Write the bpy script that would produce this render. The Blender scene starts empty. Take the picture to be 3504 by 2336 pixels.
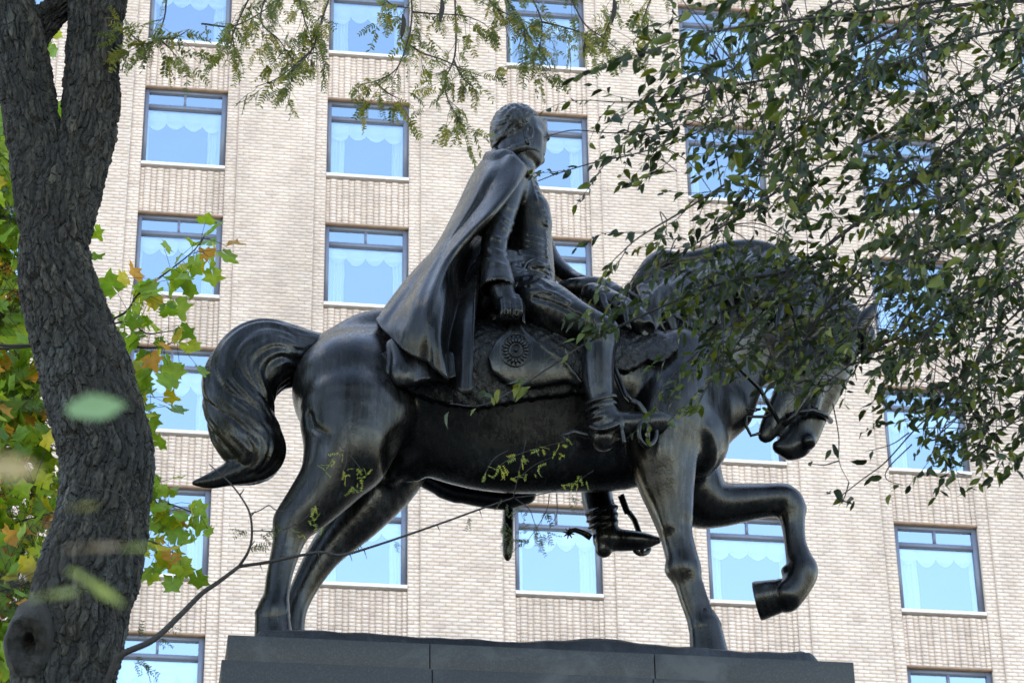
import bpy, bmesh, math, random
import numpy as np
from mathutils import Vector, Matrix
random.seed(7); RNG = np.random.default_rng(7)
SC = bpy.context.scene
COL = SC.collection

# ------------------------------------------------------------------ camera
F_PX, PITCH, ROLL, YAW = 10000.0, 0.531636052, -0.0172944204, 0.146777225
CAM = np.array([0.0, 0.0, 1.6])
_cy, _sy, _cp, _sp = math.cos(YAW), math.sin(YAW), math.cos(PITCH), math.sin(PITCH)
FWD = np.array([_sy*_cp, _cy*_cp, _sp]); _r0 = np.array([_cy, -_sy, 0.0]); _u0 = np.cross(_r0, FWD)
RIGHT = math.cos(ROLL)*_r0 + math.sin(ROLL)*_u0
UP = -math.sin(ROLL)*_r0 + math.cos(ROLL)*_u0
cam = bpy.data.cameras.new('camera'); camo = bpy.data.objects.new('camera', cam); COL.objects.link(camo)
m3 = Matrix([[RIGHT[i], UP[i], -FWD[i]] for i in range(3)])
camo.matrix_world = Matrix.Translation(Vector(CAM)) @ m3.to_4x4()
cam.sensor_fit = 'HORIZONTAL'; cam.sensor_width = 36.0; cam.lens = F_PX/3504.0*36.0
cam.clip_start = 0.1; cam.clip_end = 1000.0
cam.dof.use_dof = True; cam.dof.focus_distance = 19.2; cam.dof.aperture_fstop = 9.5
SC.camera = camo

# ------------------------------------------------------------------ world, sun, exposure
SUN_EL, SUN_AZ = math.radians(33), math.radians(-14)     # behind the building: the square lies in its shade
wd = bpy.data.worlds.new('World'); SC.world = wd; wd.use_nodes = True
nt = wd.node_tree; nt.nodes.clear()
sky = nt.nodes.new('ShaderNodeTexSky'); sky.sky_type = 'NISHITA'; sky.sun_disc = False
sky.sun_elevation = SUN_EL; sky.sun_rotation = SUN_AZ; sky.air_density = 1.0; sky.dust_density = 0.6; sky.ozone_density = 1.0
bg = nt.nodes.new('ShaderNodeBackground'); bg.inputs[1].default_value = 0.15
wo = nt.nodes.new('ShaderNodeOutputWorld')
# scattered fair-weather clouds over the whole dome
_g = nt.nodes.new('ShaderNodeNewGeometry'); _s = nt.nodes.new('ShaderNodeSeparateXYZ'); nt.links.new(_g.outputs['Incoming'], _s.inputs[0])
def _m(op, a, b=None):
    x = nt.nodes.new('ShaderNodeMath'); x.operation = op
    for i, v in enumerate((a, b)):
        if v is None: continue
        if isinstance(v, (int, float)): x.inputs[i].default_value = v
        else: nt.links.new(v, x.inputs[i])
    return x.outputs[0]
_z = _m('ADD', _m('ABSOLUTE', _s.outputs[2]), .12); _c = nt.nodes.new('ShaderNodeCombineXYZ')
nt.links.new(_m('DIVIDE', _s.outputs[0], _z), _c.inputs[0]); nt.links.new(_m('DIVIDE', _s.outputs[1], _z), _c.inputs[1])
_n = nt.nodes.new('ShaderNodeTexNoise'); _n.inputs['Scale'].default_value = 2.6; _n.inputs['Detail'].default_value = 7; _n.inputs['Roughness'].default_value = .52; nt.links.new(_c.outputs[0], _n.inputs['Vector'])
_r = nt.nodes.new('ShaderNodeValToRGB'); _r.color_ramp.elements[0].position = .60; _r.color_ramp.elements[1].position = .70; nt.links.new(_n.outputs[0], _r.inputs[0])
_x = nt.nodes.new('ShaderNodeMix'); _x.data_type = 'RGBA'; nt.links.new(_r.outputs[0], _x.inputs[0]); nt.links.new(sky.outputs[0], _x.inputs[6]); _x.inputs[7].default_value = (6.0, 6.0, 6.1, 1)
nt.links.new(_x.outputs[2], bg.inputs[0]); nt.links.new(bg.outputs[0], wo.inputs[0])
sl = bpy.data.lights.new('sun', 'SUN'); sl.energy = 3.5; sl.angle = math.radians(0.53); sl.color = (1.0, 0.94, 0.84)
so = bpy.data.objects.new('sun', sl); COL.objects.link(so)
sd = Vector((math.sin(SUN_AZ)*math.cos(SUN_EL), math.cos(SUN_AZ)*math.cos(SUN_EL), math.sin(SUN_EL)))
so.rotation_euler = sd.to_track_quat('Z', 'Y').to_euler(); so.location = (0, 60, 80)
SC.view_settings.view_transform = 'Standard'; SC.view_settings.look = 'None'
SC.view_settings.exposure = 2.78; SC.view_settings.gamma = 1.0; SC.view_settings.use_curve_mapping = False
SC.view_settings.use_white_balance = True; SC.view_settings.white_balance_temperature = 7600; SC.view_settings.white_balance_tint = 10   # camera balanced for open shade
SC.cycles.max_bounces = 6; SC.cycles.transparent_max_bounces = 12
SC.cycles.caustics_reflective = False; SC.cycles.caustics_refractive = False

# ------------------------------------------------------------------ helpers
def at(px, py, Y):
    """world point on the vertical plane Y (metres from the viewer) that lies along a sight line of the survey photo"""
    d = FWD*F_PX + RIGHT*(px-1752.0) + UP*(1168.0-py)
    return CAM + d*(Y/d[1])
def pxm(px, py, Y):
    """pixels per metre at that point"""
    return F_PX/float((at(px, py, Y)-CAM) @ FWD)
def proj(P):
    d = np.asarray(P, float)-CAM; z = d@FWD
    return 1752.0+F_PX*(d@RIGHT)/z, 1168.0-F_PX*(d@UP)/z

def mesh_np(name, V, quads=None, tris=None, smooth=False, col=None):
    V = np.asarray(V, np.float32).reshape(-1, 3)
    q = np.zeros((0, 4), np.int32) if quads is None else np.asarray(quads, np.int32).reshape(-1, 4)
    t = np.zeros((0, 3), np.int32) if tris is None else np.asarray(tris, np.int32).reshape(-1, 3)
    me = bpy.data.meshes.new(name)
    me.vertices.add(len(V)); me.vertices.foreach_set('co', V.ravel())
    n = len(q)*4+len(t)*3
    me.loops.add(n); me.loops.foreach_set('vertex_index', np.concatenate([q.ravel(), t.ravel()]))
    me.polygons.add(len(q)+len(t))
    st = np.concatenate([np.arange(len(q))*4, len(q)*4+np.arange(len(t))*3]).astype(np.int32)
    me.polygons.foreach_set('loop_start', st)
    me.update(calc_edges=True)
    if smooth: me.polygons.foreach_set('use_smooth', np.ones(len(q)+len(t), bool))
    if col is not None:
        a = me.color_attributes.new('col', 'FLOAT_COLOR', 'POINT')
        c = np.ones((len(V), 4), np.float32); c[:, :3] = np.asarray(col).reshape(len(V), -1)[:, :3]
        a.data.foreach_set('color', c.ravel())
    me.validate()
    return me

def wloc(o):
    v = Vector(o.location); p = o.parent
    while p is not None: v += Vector(p.location); p = p.parent
    return v
def obj(name, me, mat=None, parent=None, loc=None):
    """link a mesh (in world coordinates when loc is None) as one object"""
    o = bpy.data.objects.new(name, me); COL.objects.link(o)
    if me is not None and mat is not None and len(me.materials) == 0: me.materials.append(mat)
    base = Vector((0, 0, 0))
    if parent is not None: o.parent = parent; base = wloc(parent)
    o.location = (Vector((0, 0, 0)) if loc is None else Vector(loc)) - base
    return o
def thing(name, loc, label, cat, group=None):
    o = bpy.data.objects.new(name, None); COL.objects.link(o); o.location = Vector(loc); o.empty_display_size = 0.3
    return tag(o, label, cat, group)
def tag(o, label=None, cat=None, group=None, kind=None):
    if label: o['label'] = label
    if cat: o['category'] = cat
    if group: o['group'] = group
    if kind: o['kind'] = kind
    return o
def empty(name, parent, loc):
    o = bpy.data.objects.new(name, None); COL.objects.link(o); o.parent = parent
    o.location = Vector(loc)-wloc(parent); o.empty_display_size = 0.2
    return o

BOXQ = np.array([[0, 1, 3, 2], [4, 6, 7, 5], [0, 4, 5, 1], [2, 3, 7, 6], [0, 2, 6, 4], [1, 5, 7, 3]])
def boxes(B):
    """B: n x 6 (x0,x1,y0,y1,z0,z1) -> verts, quads"""
    B = np.asarray(B, float).reshape(-1, 6); n = len(B)
    ix = [(i, j, k) for i in (0, 1) for j in (2, 3) for k in (4, 5)]
    V = np.stack([np.stack([B[:, i], B[:, j], B[:, k]], 1) for i, j, k in ix], 1)
    Q = (np.arange(n)*8)[:, None, None]+BOXQ[None]
    return V.reshape(-1, 3), Q.reshape(-1, 4)
def box_mesh(name, B, col=None, bevel=0):
    V, Q = boxes(B)
    me = mesh_np(name, V, Q, col=None if col is None else np.repeat(np.asarray(col), 8, 0))
    if bevel:
        bm = bmesh.new(); bm.from_mesh(me)
        bmesh.ops.bevel(bm, geom=list(bm.edges), offset=bevel, segments=2, affect='EDGES', profile=0.6)
        bm.to_mesh(me); bm.free()
    return me

class NT:
    def __init__(s, name, rough=0.6, base=(.5, .5, .5), metallic=0.0, spec=0.5):
        s.m = bpy.data.materials.new(name); s.m.use_nodes = True
        s.t = s.m.node_tree; s.b = s.t.nodes['Principled BSDF']
        s.b.inputs['Roughness'].default_value = rough; s.b.inputs['Base Color'].default_value = (*base, 1)
        s.b.inputs['Metallic'].default_value = metallic; s.b.inputs['Specular IOR Level'].default_value = spec
    def n(s, t, **kw):
        x = s.t.nodes.new(t)
        for k, v in kw.items(): setattr(x, k, v)
        return x
    def l(s, a, b): s.t.links.new(a, b)
    def coord(s, out='Object', scale=(1, 1, 1)):
        tc = s.n('ShaderNodeTexCoord'); mp = s.n('ShaderNodeMapping'); mp.inputs['Scale'].default_value = scale
        s.l(tc.outputs[out], mp.inputs[0]); return mp.outputs[0]
    def noise(s, vec, scale, detail=4, rough=.55, dist=0):
        x = s.n('ShaderNodeTexNoise'); x.inputs['Scale'].default_value = scale; x.inputs['Detail'].default_value = detail
        x.inputs['Roughness'].default_value = rough; x.inputs['Distortion'].default_value = dist
        s.l(vec, x.inputs['Vector']); return x.outputs['Fac']
    def ramp(s, fac, stops):
        r = s.n('ShaderNodeValToRGB'); e = r.color_ramp.elements
        while len(e) < len(stops): e.new(0.5)
        for i, (p, c) in enumerate(stops):
            e[i].position = p; e[i].color = (*c, 1) if len(c) == 3 else c
        s.l(fac, r.inputs[0]); return r.outputs[0]
    def mix(s, fac, a, b, mode='MIX'):
        x = s.n('ShaderNodeMix', data_type='RGBA', blend_type=mode)
        for v, i in ((fac, 0), (a, 6), (b, 7)):
            if isinstance(v, (int, float)): x.inputs[i].default_value = v
            elif isinstance(v, tuple): x.inputs[i].default_value = (*v, 1)
            else: s.l(v, x.inputs[i])
        return x.outputs[2]
    def mul(s, a, b, op='MULTIPLY'):
        x = s.n('ShaderNodeMath', operation=op)
        for v, i in ((a, 0), (b, 1)):
            if isinstance(v, (int, float)): x.inputs[i].default_value = v
            else: s.l(v, x.inputs[i])
        return x.outputs[0]
    def bump(s, h, strength=.5, dist=.01):
        x = s.n('ShaderNodeBump'); x.inputs['Strength'].default_value = strength; x.inputs['Distance'].default_value = dist
        s.l(h, x.inputs['Height']); s.l(x.outputs[0], s.b.inputs['Normal']); return x
    def set(s, name, v):
        if isinstance(v, (int, float)): s.b.inputs[name].default_value = v
        elif isinstance(v, tuple): s.b.inputs[name].default_value = (*v, 1)
        else: s.l(v, s.b.inputs[name])
        return s

# ------------------------------------------------------------------ materials of the setting
def m_brick():
    s = NT('cream_brick', .85)
    a = s.n('ShaderNodeVertexColor'); a.layer_name = 'col'
    c = s.coord('Object')
    f = s.noise(c, 38, 4); g = s.noise(c, 3.1, 3)
    v = s.mix(1.0, a.outputs[0], s.ramp(f, [(.3, (.92, .91, .90)), (.7, (1.04, 1.04, 1.03))]), 'MULTIPLY')
    v = s.mix(1.0, v, s.ramp(g, [(.25, (.86, .85, .85)), (.75, (1.06, 1.06, 1.05))]), 'MULTIPLY')
    w = s.noise(s.coord('Object', (1.2, 1.2, .22)), .9, 5, .6)
    v = s.mix(1.0, v, s.ramp(w, [(.3, (.80, .79, .78)), (.6, (1.03, 1.03, 1.03))]), 'MULTIPLY')
    s.set('Base Color', v); s.bump(s.noise(c, 120, 3), .5, .004); return s.m
def m_mortar():
    s = NT('mortar', .95); c = s.coord('Object')
    s.set('Base Color', s.ramp(s.noise(c, 9, 5), [(.3, (.53, .435, .385)), (.7, (.62, .515, .455))])); return s.m
def m_farwall():
    s = NT('cream_brickwork', .85); c = s.coord('Object')
    br = s.n('ShaderNodeTexBrick'); sep = s.n('ShaderNodeSeparateXYZ'); cb = s.n('ShaderNodeCombineXYZ')
    s.l(c, sep.inputs[0]); s.l(sep.outputs[0], cb.inputs[0]); s.l(sep.outputs[2], cb.inputs[1]); s.l(cb.outputs[0], br.inputs['Vector'])
    br.inputs['Scale'].default_value = 1; br.inputs['Brick Width'].default_value = .2115; br.inputs['Row Height'].default_value = .0678
    br.inputs['Mortar Size'].default_value = .004; br.inputs['Color1'].default_value = (.66, .57, .49, 1)
    br.inputs['Color2'].default_value = (.58, .49, .42, 1); br.inputs['Mortar'].default_value = (.4, .34, .3, 1)
    s.set('Base Color', br.outputs[0]); return s.m
def m_plain(name, col, rough, var=.12, scale=14, bump=0, metallic=0, spec=.5):
    s = NT(name, rough, col, metallic, spec); c = s.coord('Object'); f = s.noise(c, scale, 4)
    lo = tuple(max(0, x*(1-var)) for x in col); hi = tuple(x*(1+var) for x in col)
    s.set('Base Color', s.ramp(f, [(.3, lo), (.7, hi)]))
    if bump: s.bump(s.noise(c, scale*4, 4), bump, .006)
    return s.m
def m_glass():
    m = bpy.data.materials.new('window_glass'); m.use_nodes = True; t = m.node_tree; t.nodes.clear()
    o = t.nodes.new('ShaderNodeOutputMaterial'); g = t.nodes.new('ShaderNodeBsdfGlossy'); tr = t.nodes.new('ShaderNodeBsdfTransparent')
    mx = t.nodes.new('ShaderNodeMixShader'); g.inputs['Roughness'].default_value = .015; g.inputs['Color'].default_value = (.66, .83, 1.0, 1)
    tr.inputs['Color'].default_value = (.74, .82, .80, 1)
    tc = t.nodes.new('ShaderNodeTexCoord'); n = t.nodes.new('ShaderNodeTexNoise'); n.inputs['Scale'].default_value = 1.1; n.inputs['Detail'].default_value = 1
    b = t.nodes.new('ShaderNodeBump'); b.inputs['Strength'].default_value = .25; b.inputs['Distance'].default_value = .01
    t.links.new(tc.outputs['Object'], n.inputs['Vector']); t.links.new(n.outputs[0], b.inputs['Height']); t.links.new(b.outputs[0], g.inputs['Normal'])
    mx.inputs[0].default_value = .40
    t.links.new(tr.outputs[0], mx.inputs[1]); t.links.new(g.outputs[0], mx.inputs[2]); t.links.new(mx.outputs[0], o.inputs[0]); return m
M = {}
M['brick'] = m_brick(); M['mortar'] = m_mortar(); M['farwall'] = m_farwall(); M['glass'] = m_glass()
M['frame'] = m_plain('slate_paint', (.125, .142, .20), .45, .06)
M['sill'] = m_plain('white_stone_sill', (.68, .63, .61), .7, .08)
M['lintel'] = m_plain('rusty_lintel_paint', (.30, .19, .13), .7, .2, 6)
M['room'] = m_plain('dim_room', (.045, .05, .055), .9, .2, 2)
M['roof'] = m_plain('roof_felt', (.08, .08, .085), .9, .2, 2)
def m_curtain():
    s = NT('sheer_white_curtain', .9, (.80, .82, .80)); s.set('Emission Strength', 0.0)
    tr = s.n('ShaderNodeBsdfTranslucent'); tr.inputs[0].default_value = (.8, .82, .8, 1); mx = s.n('ShaderNodeMixShader'); mx.inputs[0].default_value = .405
    out = s.t.nodes['Material Output']; s.l(s.b.outputs[0], mx.inputs[1]); s.l(tr.outputs[0], mx.inputs[2]); s.l(mx.outputs[0], out.inputs[0]); return s.m
M['curtain'] = m_curtain()

# ------------------------------------------------------------------ ground
gs = 420.0
gm = NT('stone_paving', .85); _c = gm.coord('Object'); gm.set('Base Color', gm.ramp(gm.noise(_c, .7, 6), [(.3, (.07, .07, .06)), (.7, (.11, .105, .095))]))
gnd = obj('ground', mesh_np('ground', [(-gs, -gs, 0), (gs, -gs, 0), (gs, gs, 0), (-gs, gs, 0)], [[0, 1, 2, 3]]), gm.m)
tag(gnd, 'wide grey stone paving of the square', kind='structure')

# ------------------------------------------------------------------ the brick building
X0, Z0, D = -0.16907890, 32.62049, 43.8232932
CP, RP, WW, WH = 3.31787034, 2.71157683, 1.5, 1.70204262
CH = RP/40.0                        # brick course
NC0, NC1, NR0, NR1 = -1, 5, -1, 6   # window columns and rows that are built piece by piece
ST = 0.2115                         # narrow strip beside each window bay
bld = thing('brick_building', (X0+2*CP, D, 0), 'tall cream brick building with rows of square slate-framed windows behind the statue', 'building')
XL = X0+NC0*CP-(CP-WW)/2; XR = X0+NC1*CP+WW+(CP-WW)/2
ZT = Z0-(NR0-1)*RP+0.5; ZB = Z0-(NR1-1)*RP-WH-0.6
def zrow(r): return Z0-(r-1)*RP      # top of the opening
BL, FIELD_Y, SP_HI, SP_LO = 0.2015, -0.032, 0.028, 0.05
brk = []     # x0,x1,y0,y1,z0,z1
ncourse = int((ZT-ZB)/CH)
zc0 = Z0 - round((Z0-ZB)/CH)*CH
g = 0.010
full = []
for i in range(ncourse):
    z0 = zc0+i*CH; z1 = z0+CH-g
    zm = (z0+z1)/2
    for c in range(NC0-1, NC1+1):
        # field between column c and c+1
        a = X0+c*CP+WW+ST; b = X0+(c+1)*CP-ST
        if c == NC0-1: a = max(a, XL)
        if c == NC1: b = min(b, XR)
        if b-a > .1:
            x = a-(.10575 if i % 2 else 0.0)-random.choice((0, .0))
            while x < b-.02:
                p, q = max(x, a), min(x+.2115, b)
                if q-p > .03:
                    j = random.uniform(-.0025, .0025)
                    row = (p+g/2, q-g/2, D+FIELD_Y+j, D+.06, z0, z1)
                    if q-p > .2: full.append(len(brk))
                    brk.append(row)
                x += .2115
    for c in range(NC0, NC1+1):
        xo = X0+c*CP
        for a in (xo-ST, xo+WW):
            sp = [(a, a+ST)] if i % 2 == 0 else [(a, a+ST/2), (a+ST/2, a+ST)]
            for p, q in sp:
                j = random.uniform(-.002, .002)
                brk.append((p+(g/2 if p > xo else g/2), q-(g/2 if q != xo else 0), D+j, D+.15, z0, z1))
        # spandrel headers, unless this course lies within an opening
        inwin = any(zrow(r)-WH-.075 < zm < zrow(r)+.01 for r in range(NR0, NR1+1))
        if not inwin:
            hw = WW/13.5; x = xo+hw*.25
            for k in range(14):
                p, q = xo+(k-.25)*hw, xo+(k+.75)*hw
                p, q = max(p, xo), min(q, xo+WW)
                if q-p < .02: continue
                j = random.uniform(-.002, .002)
                brk.append((p+.004, q-.004, D+(SP_HI if k % 2 else SP_LO)+j, D+.10, z0, z1))
brk = np.array(brk)
nb = len(brk)
pal = np.array([(.735, .600, .545), (.705, .572, .520), (.755, .625, .570), (.690, .562, .515), (.640, .512, .465), (.725, .580, .500), (.565, .445, .400), (.775, .655, .600)])
pr = np.array([.27, .2, .17, .12, .08, .06, .03, .07])
pal = (pal.mean(0)*.42+pal*.58)*np.array([1.02, .995, .962])
cols = pal[RNG.choice(len(pal), nb, p=pr)]*RNG.uniform(.97, 1.03, (nb, 1))
# the stretchers that show largest become parts of their own
cand = []
for k in full:
    b_ = brk[k]; ctr = ((b_[0]+b_[1])/2, b_[2], (b_[4]+b_[5])/2)
    px, py = proj(ctr)
    if 0 < px < 3480 and 0 < py < 2310:
        hid = (px < 520) or (680 < px < 2950 and py > 2130) or (2000 < px < 3504 and py < 1640) or (700 < px < 2500 and 1000 < py < 1760) or (870 < px < 1060 and py > 1700) or (2250 < px < 2460 and py > 1700)
        if not hid: cand.append((np.linalg.norm(np.array(ctr)-CAM), k))
cand.sort(); single = [k for _, k in cand[:300]]
ss = set(single)
rest = np.array([k for k in range(nb) if k not in ss])
bme = box_mesh('brickwork', brk[rest], cols[rest])
tag(obj('brickwork', bme, M['brick'], bld), 'coursed cream and pinkish grey bricks of the facade', kind='stuff')
var = []
L_, H_, DP_ = .2015, CH-g, .09
for i in range(16):
    var.append(box_mesh('brick', [(-L_/2, L_/2, 0, DP_, -H_/2, H_/2)], np.array([pal[RNG.choice(len(pal), p=pr)]*RNG.uniform(.95, 1.05)])))
for k in single:
    b_ = brk[k]
    obj('brick', random.choice(var), M['brick'], bld, ((b_[0]+b_[1])/2, b_[2], (b_[4]+b_[5])/2))
# mortar bed behind the bricks, in sheets set back 9 mm from each brick face
mb = []
for c in range(NC0-1, NC1+1):
    a = X0+c*CP+WW+ST; b = X0+(c+1)*CP-ST
    if c == NC0-1: a = XL
    if c == NC1: b = XR
    mb.append((a, b, D+FIELD_Y+.009, D+.2, ZB, ZT))
for c in range(NC0, NC1+1):
    xo = X0+c*CP
    mb.append((xo-ST+.001, xo-.004, D+.009, D+.2, ZB, ZT)); mb.append((xo+WW+.004, xo+WW+ST-.001, D+.009, D+.2, ZB, ZT))
    for r in range(NR0, NR1+2):
        top = zrow(r)-0.0+ (RP-WH) - .06; bot = zrow(r)+.035
        if r == NR1+1: top = zrow(r-1)-WH-.06; bot = ZB
        if r == NR0: top = ZT
        if top > bot: mb.append((xo-.003, xo+WW+.003, D+SP_LO+.009, D+.2, bot, top))
obj('mortar_bed', box_mesh('mortar_bed', mb), M['mortar'], bld)
# plain masses round the detailed facade
GX0, GX1, GZ1, GY1 = -34.0, 46.0, 62.0, D+24
wl = [(GX0, XL-.001, D-.03, D+.3, 0, GZ1), (XR+.001, GX1, D-.03, D+.3, 0, GZ1), (XL, XR, D-.03, D+.3, 0, ZB-.001), (XL, XR, D-.03, D+.3, ZT+.001, GZ1),
      (GX0, GX0+.3, D+.301, GY1, 0, GZ1), (GX1-.3, GX1, D+.301, GY1, 0, GZ1), (GX0, GX1, GY1+.001, GY1+.3, 0, GZ1)]
obj('wall', box_mesh('wall', wl), M['farwall'], bld)
obj('roof', box_mesh('roof', [(GX0-.2, GX1+.2, D-.25, GY1+.5, GZ1+.002, GZ1+.5)]), M['roof'], bld)
rm = [(XL, XR, D+1.3, D+1.35, ZB, ZT)]
for r in range(NR0, NR1+2): rm.append((XL, XR, D+.21, D+1.29, zrow(r)+.25, zrow(r)+.55))
for c in range(NC0-1, NC1+1):
    a = X0+c*CP+WW+.35; b = X0+(c+1)*CP-.35
    rm.append((max(a, XL), min(b, XR), D+.21, D+1.28, ZB, ZT))
obj('interior_wall', box_mesh('interior_wall', rm), M['room'], bld)

# window kit (local: x 0..WW, z 0 = top of opening, y 0 = face of the strip)
FY, GYY = .085, .125
jl, jr, hd, tb0, tb1, bt = .085, .10, .105, .355, .44, .035
mc = WW*.475
fr = [(0, jl, FY, FY+.09, -WH+.04, -.03), (WW-jr, WW, FY, FY+.09, -WH+.04, -.03), (jl, WW-jr, FY+.002, FY+.09, -hd, -.032),
      (jl, WW-jr, FY+.003, FY+.09, -tb1, -tb0), (mc, mc+.045, FY+.005, FY+.085, -tb0, -hd), (jl, WW-jr, FY+.004, FY+.09, -WH+.041, -WH+.041+bt)]
fr_me = box_mesh('frame', fr)
bead = [(jl, WW-jr, FY+.02, FY+.088, -tb1-.018, -tb1-.001), (jl, WW-jr, FY+.02, FY+.088, -hd-.014, -hd-.001)]
bead_me = box_mesh('glazing_bead', bead)
def quad_me(name, x0, x1, z0, z1):
    return mesh_np(name, [(x0, 0, z0), (x1, 0, z0), (x1, 0, z1), (x0, 0, z1)], [[0, 1, 2, 3]])
p1_me = quad_me('small_pane', jl-.004, mc+.004, -tb0-.004, -hd+.004); p2_me = quad_me('small_pane', mc+.041, WW-jr+.004, -tb0-.004, -hd+.004)
p3_me = quad_me('large_pane', jl-.004, WW-jr+.004, -WH+.07, -tb1+.004)
sill_me = box_mesh('sill', [(.002, WW-.002, -.012, .20, -WH-.022, -WH+.04)], bevel=.004)
lin_me = box_mesh('lintel', [(.001, WW-.001, .012, .18, -.028, .012)])
def sheet(name, nx, nz, fn):
    u, v = np.meshgrid(np.linspace(0, 1, nx), np.linspace(0, 1, nz), indexing='ij')
    P = np.stack(fn(u, v), -1).reshape(-1, 3); I = np.arange(nx*nz).reshape(nx, nz)
    Q = np.stack([I[:-1, :-1], I[1:, :-1], I[1:, 1:], I[:-1, 1:]], -1).reshape(-1, 4)
    return mesh_np(name, P, Q, smooth=True)
def curtain_me(x0, x1, ph, depth=.03):
    nf = max(2, (x1-x0)/.062)
    return sheet('curtain', 30, 6, lambda u, v: (x0+(x1-x0)*u+.006*np.sin(9*v+ph), .24+depth*np.sin(u*nf*2*np.pi+ph)*(1-.2*v)+.012*np.sin(u*17+ph), -.46-(WH-.46)*v))
def valance_me(ph, drop):
    n = 4
    def fn(u, v):
        s = u*n; f = s-np.floor(s); sc = np.sin(np.pi*f)**.75
        zb = -.62-drop-.13*sc-.02*np.sin(np.floor(s)*2.3+ph)
        z = -.42+(zb+.42)*v
        y = .19-.045*sc*np.sin(np.pi*np.clip(v, 0, 1))-.012*np.sin(v*16+3*sc+ph)*(.3+.7*sc)*v
        return (jl+.0+(WW-jl-jr)*u, y, z)
    return sheet('valance', 57, 22, fn)
val = [valance_me(i*1.7, d_) for i, d_ in enumerate((0.0, .06, .03, -.02))]
cw = {}
spec = {-1: (.18, .16), 0: (.035, .23), 1: (.26, .18), 2: (.08, .24), 3: (.17, .12), 4: (.30, .05), 5: (.2, .2)}
win_cols = ['far left', 'left', 'second', 'third', 'fourth', 'fifth', 'far right']
for c in range(NC0, NC1+1):
    for r in range(NR0, NR1+1):
        base = (X0+c*CP, D, zrow(r))
        w = empty('window', bld, base)
        dz = lambda o: o
        obj('frame', fr_me, M['frame'], w, base); obj('glazing_bead', bead_me, M['frame'], w, base)
        for me in (p1_me, p2_me, p3_me):
            o = obj(me.name.split('.')[0], me, M['glass'], w, (base[0], base[1]+GYY, base[2]))
            o.rotation_euler = (math.radians(random.uniform(-.12, .12)), 0, math.radians(random.uniform(-.2, .2)))
        obj('sill', sill_me, M['sill'], w, base); obj('lintel', lin_me, M['lintel'], w, base)
        l_, r_ = spec[c]
        l_ *= random.uniform(.85, 1.15); r_ *= random.uniform(.85, 1.15)
        full_w = (c == 0 and r == 5)
        if full_w: l_, r_ = .62, .62
        obj('curtain', curtain_me(jl-.02, jl+l_, random.uniform(0, 6)), M['curtain'], w, base)
        obj('curtain', curtain_me(WW-jr-r_, WW-jr+.02, random.uniform(0, 6)), M['curtain'], w, base)
        if not (c == 3 and r == 1):
            vo = obj('valance', random.choice(val), M['curtain'], w, (base[0], base[1], base[2]))
            vs = random.uniform(.9, 1.3); vo.scale.z = vs; vo.location.z += .42*(vs-1)

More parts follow.
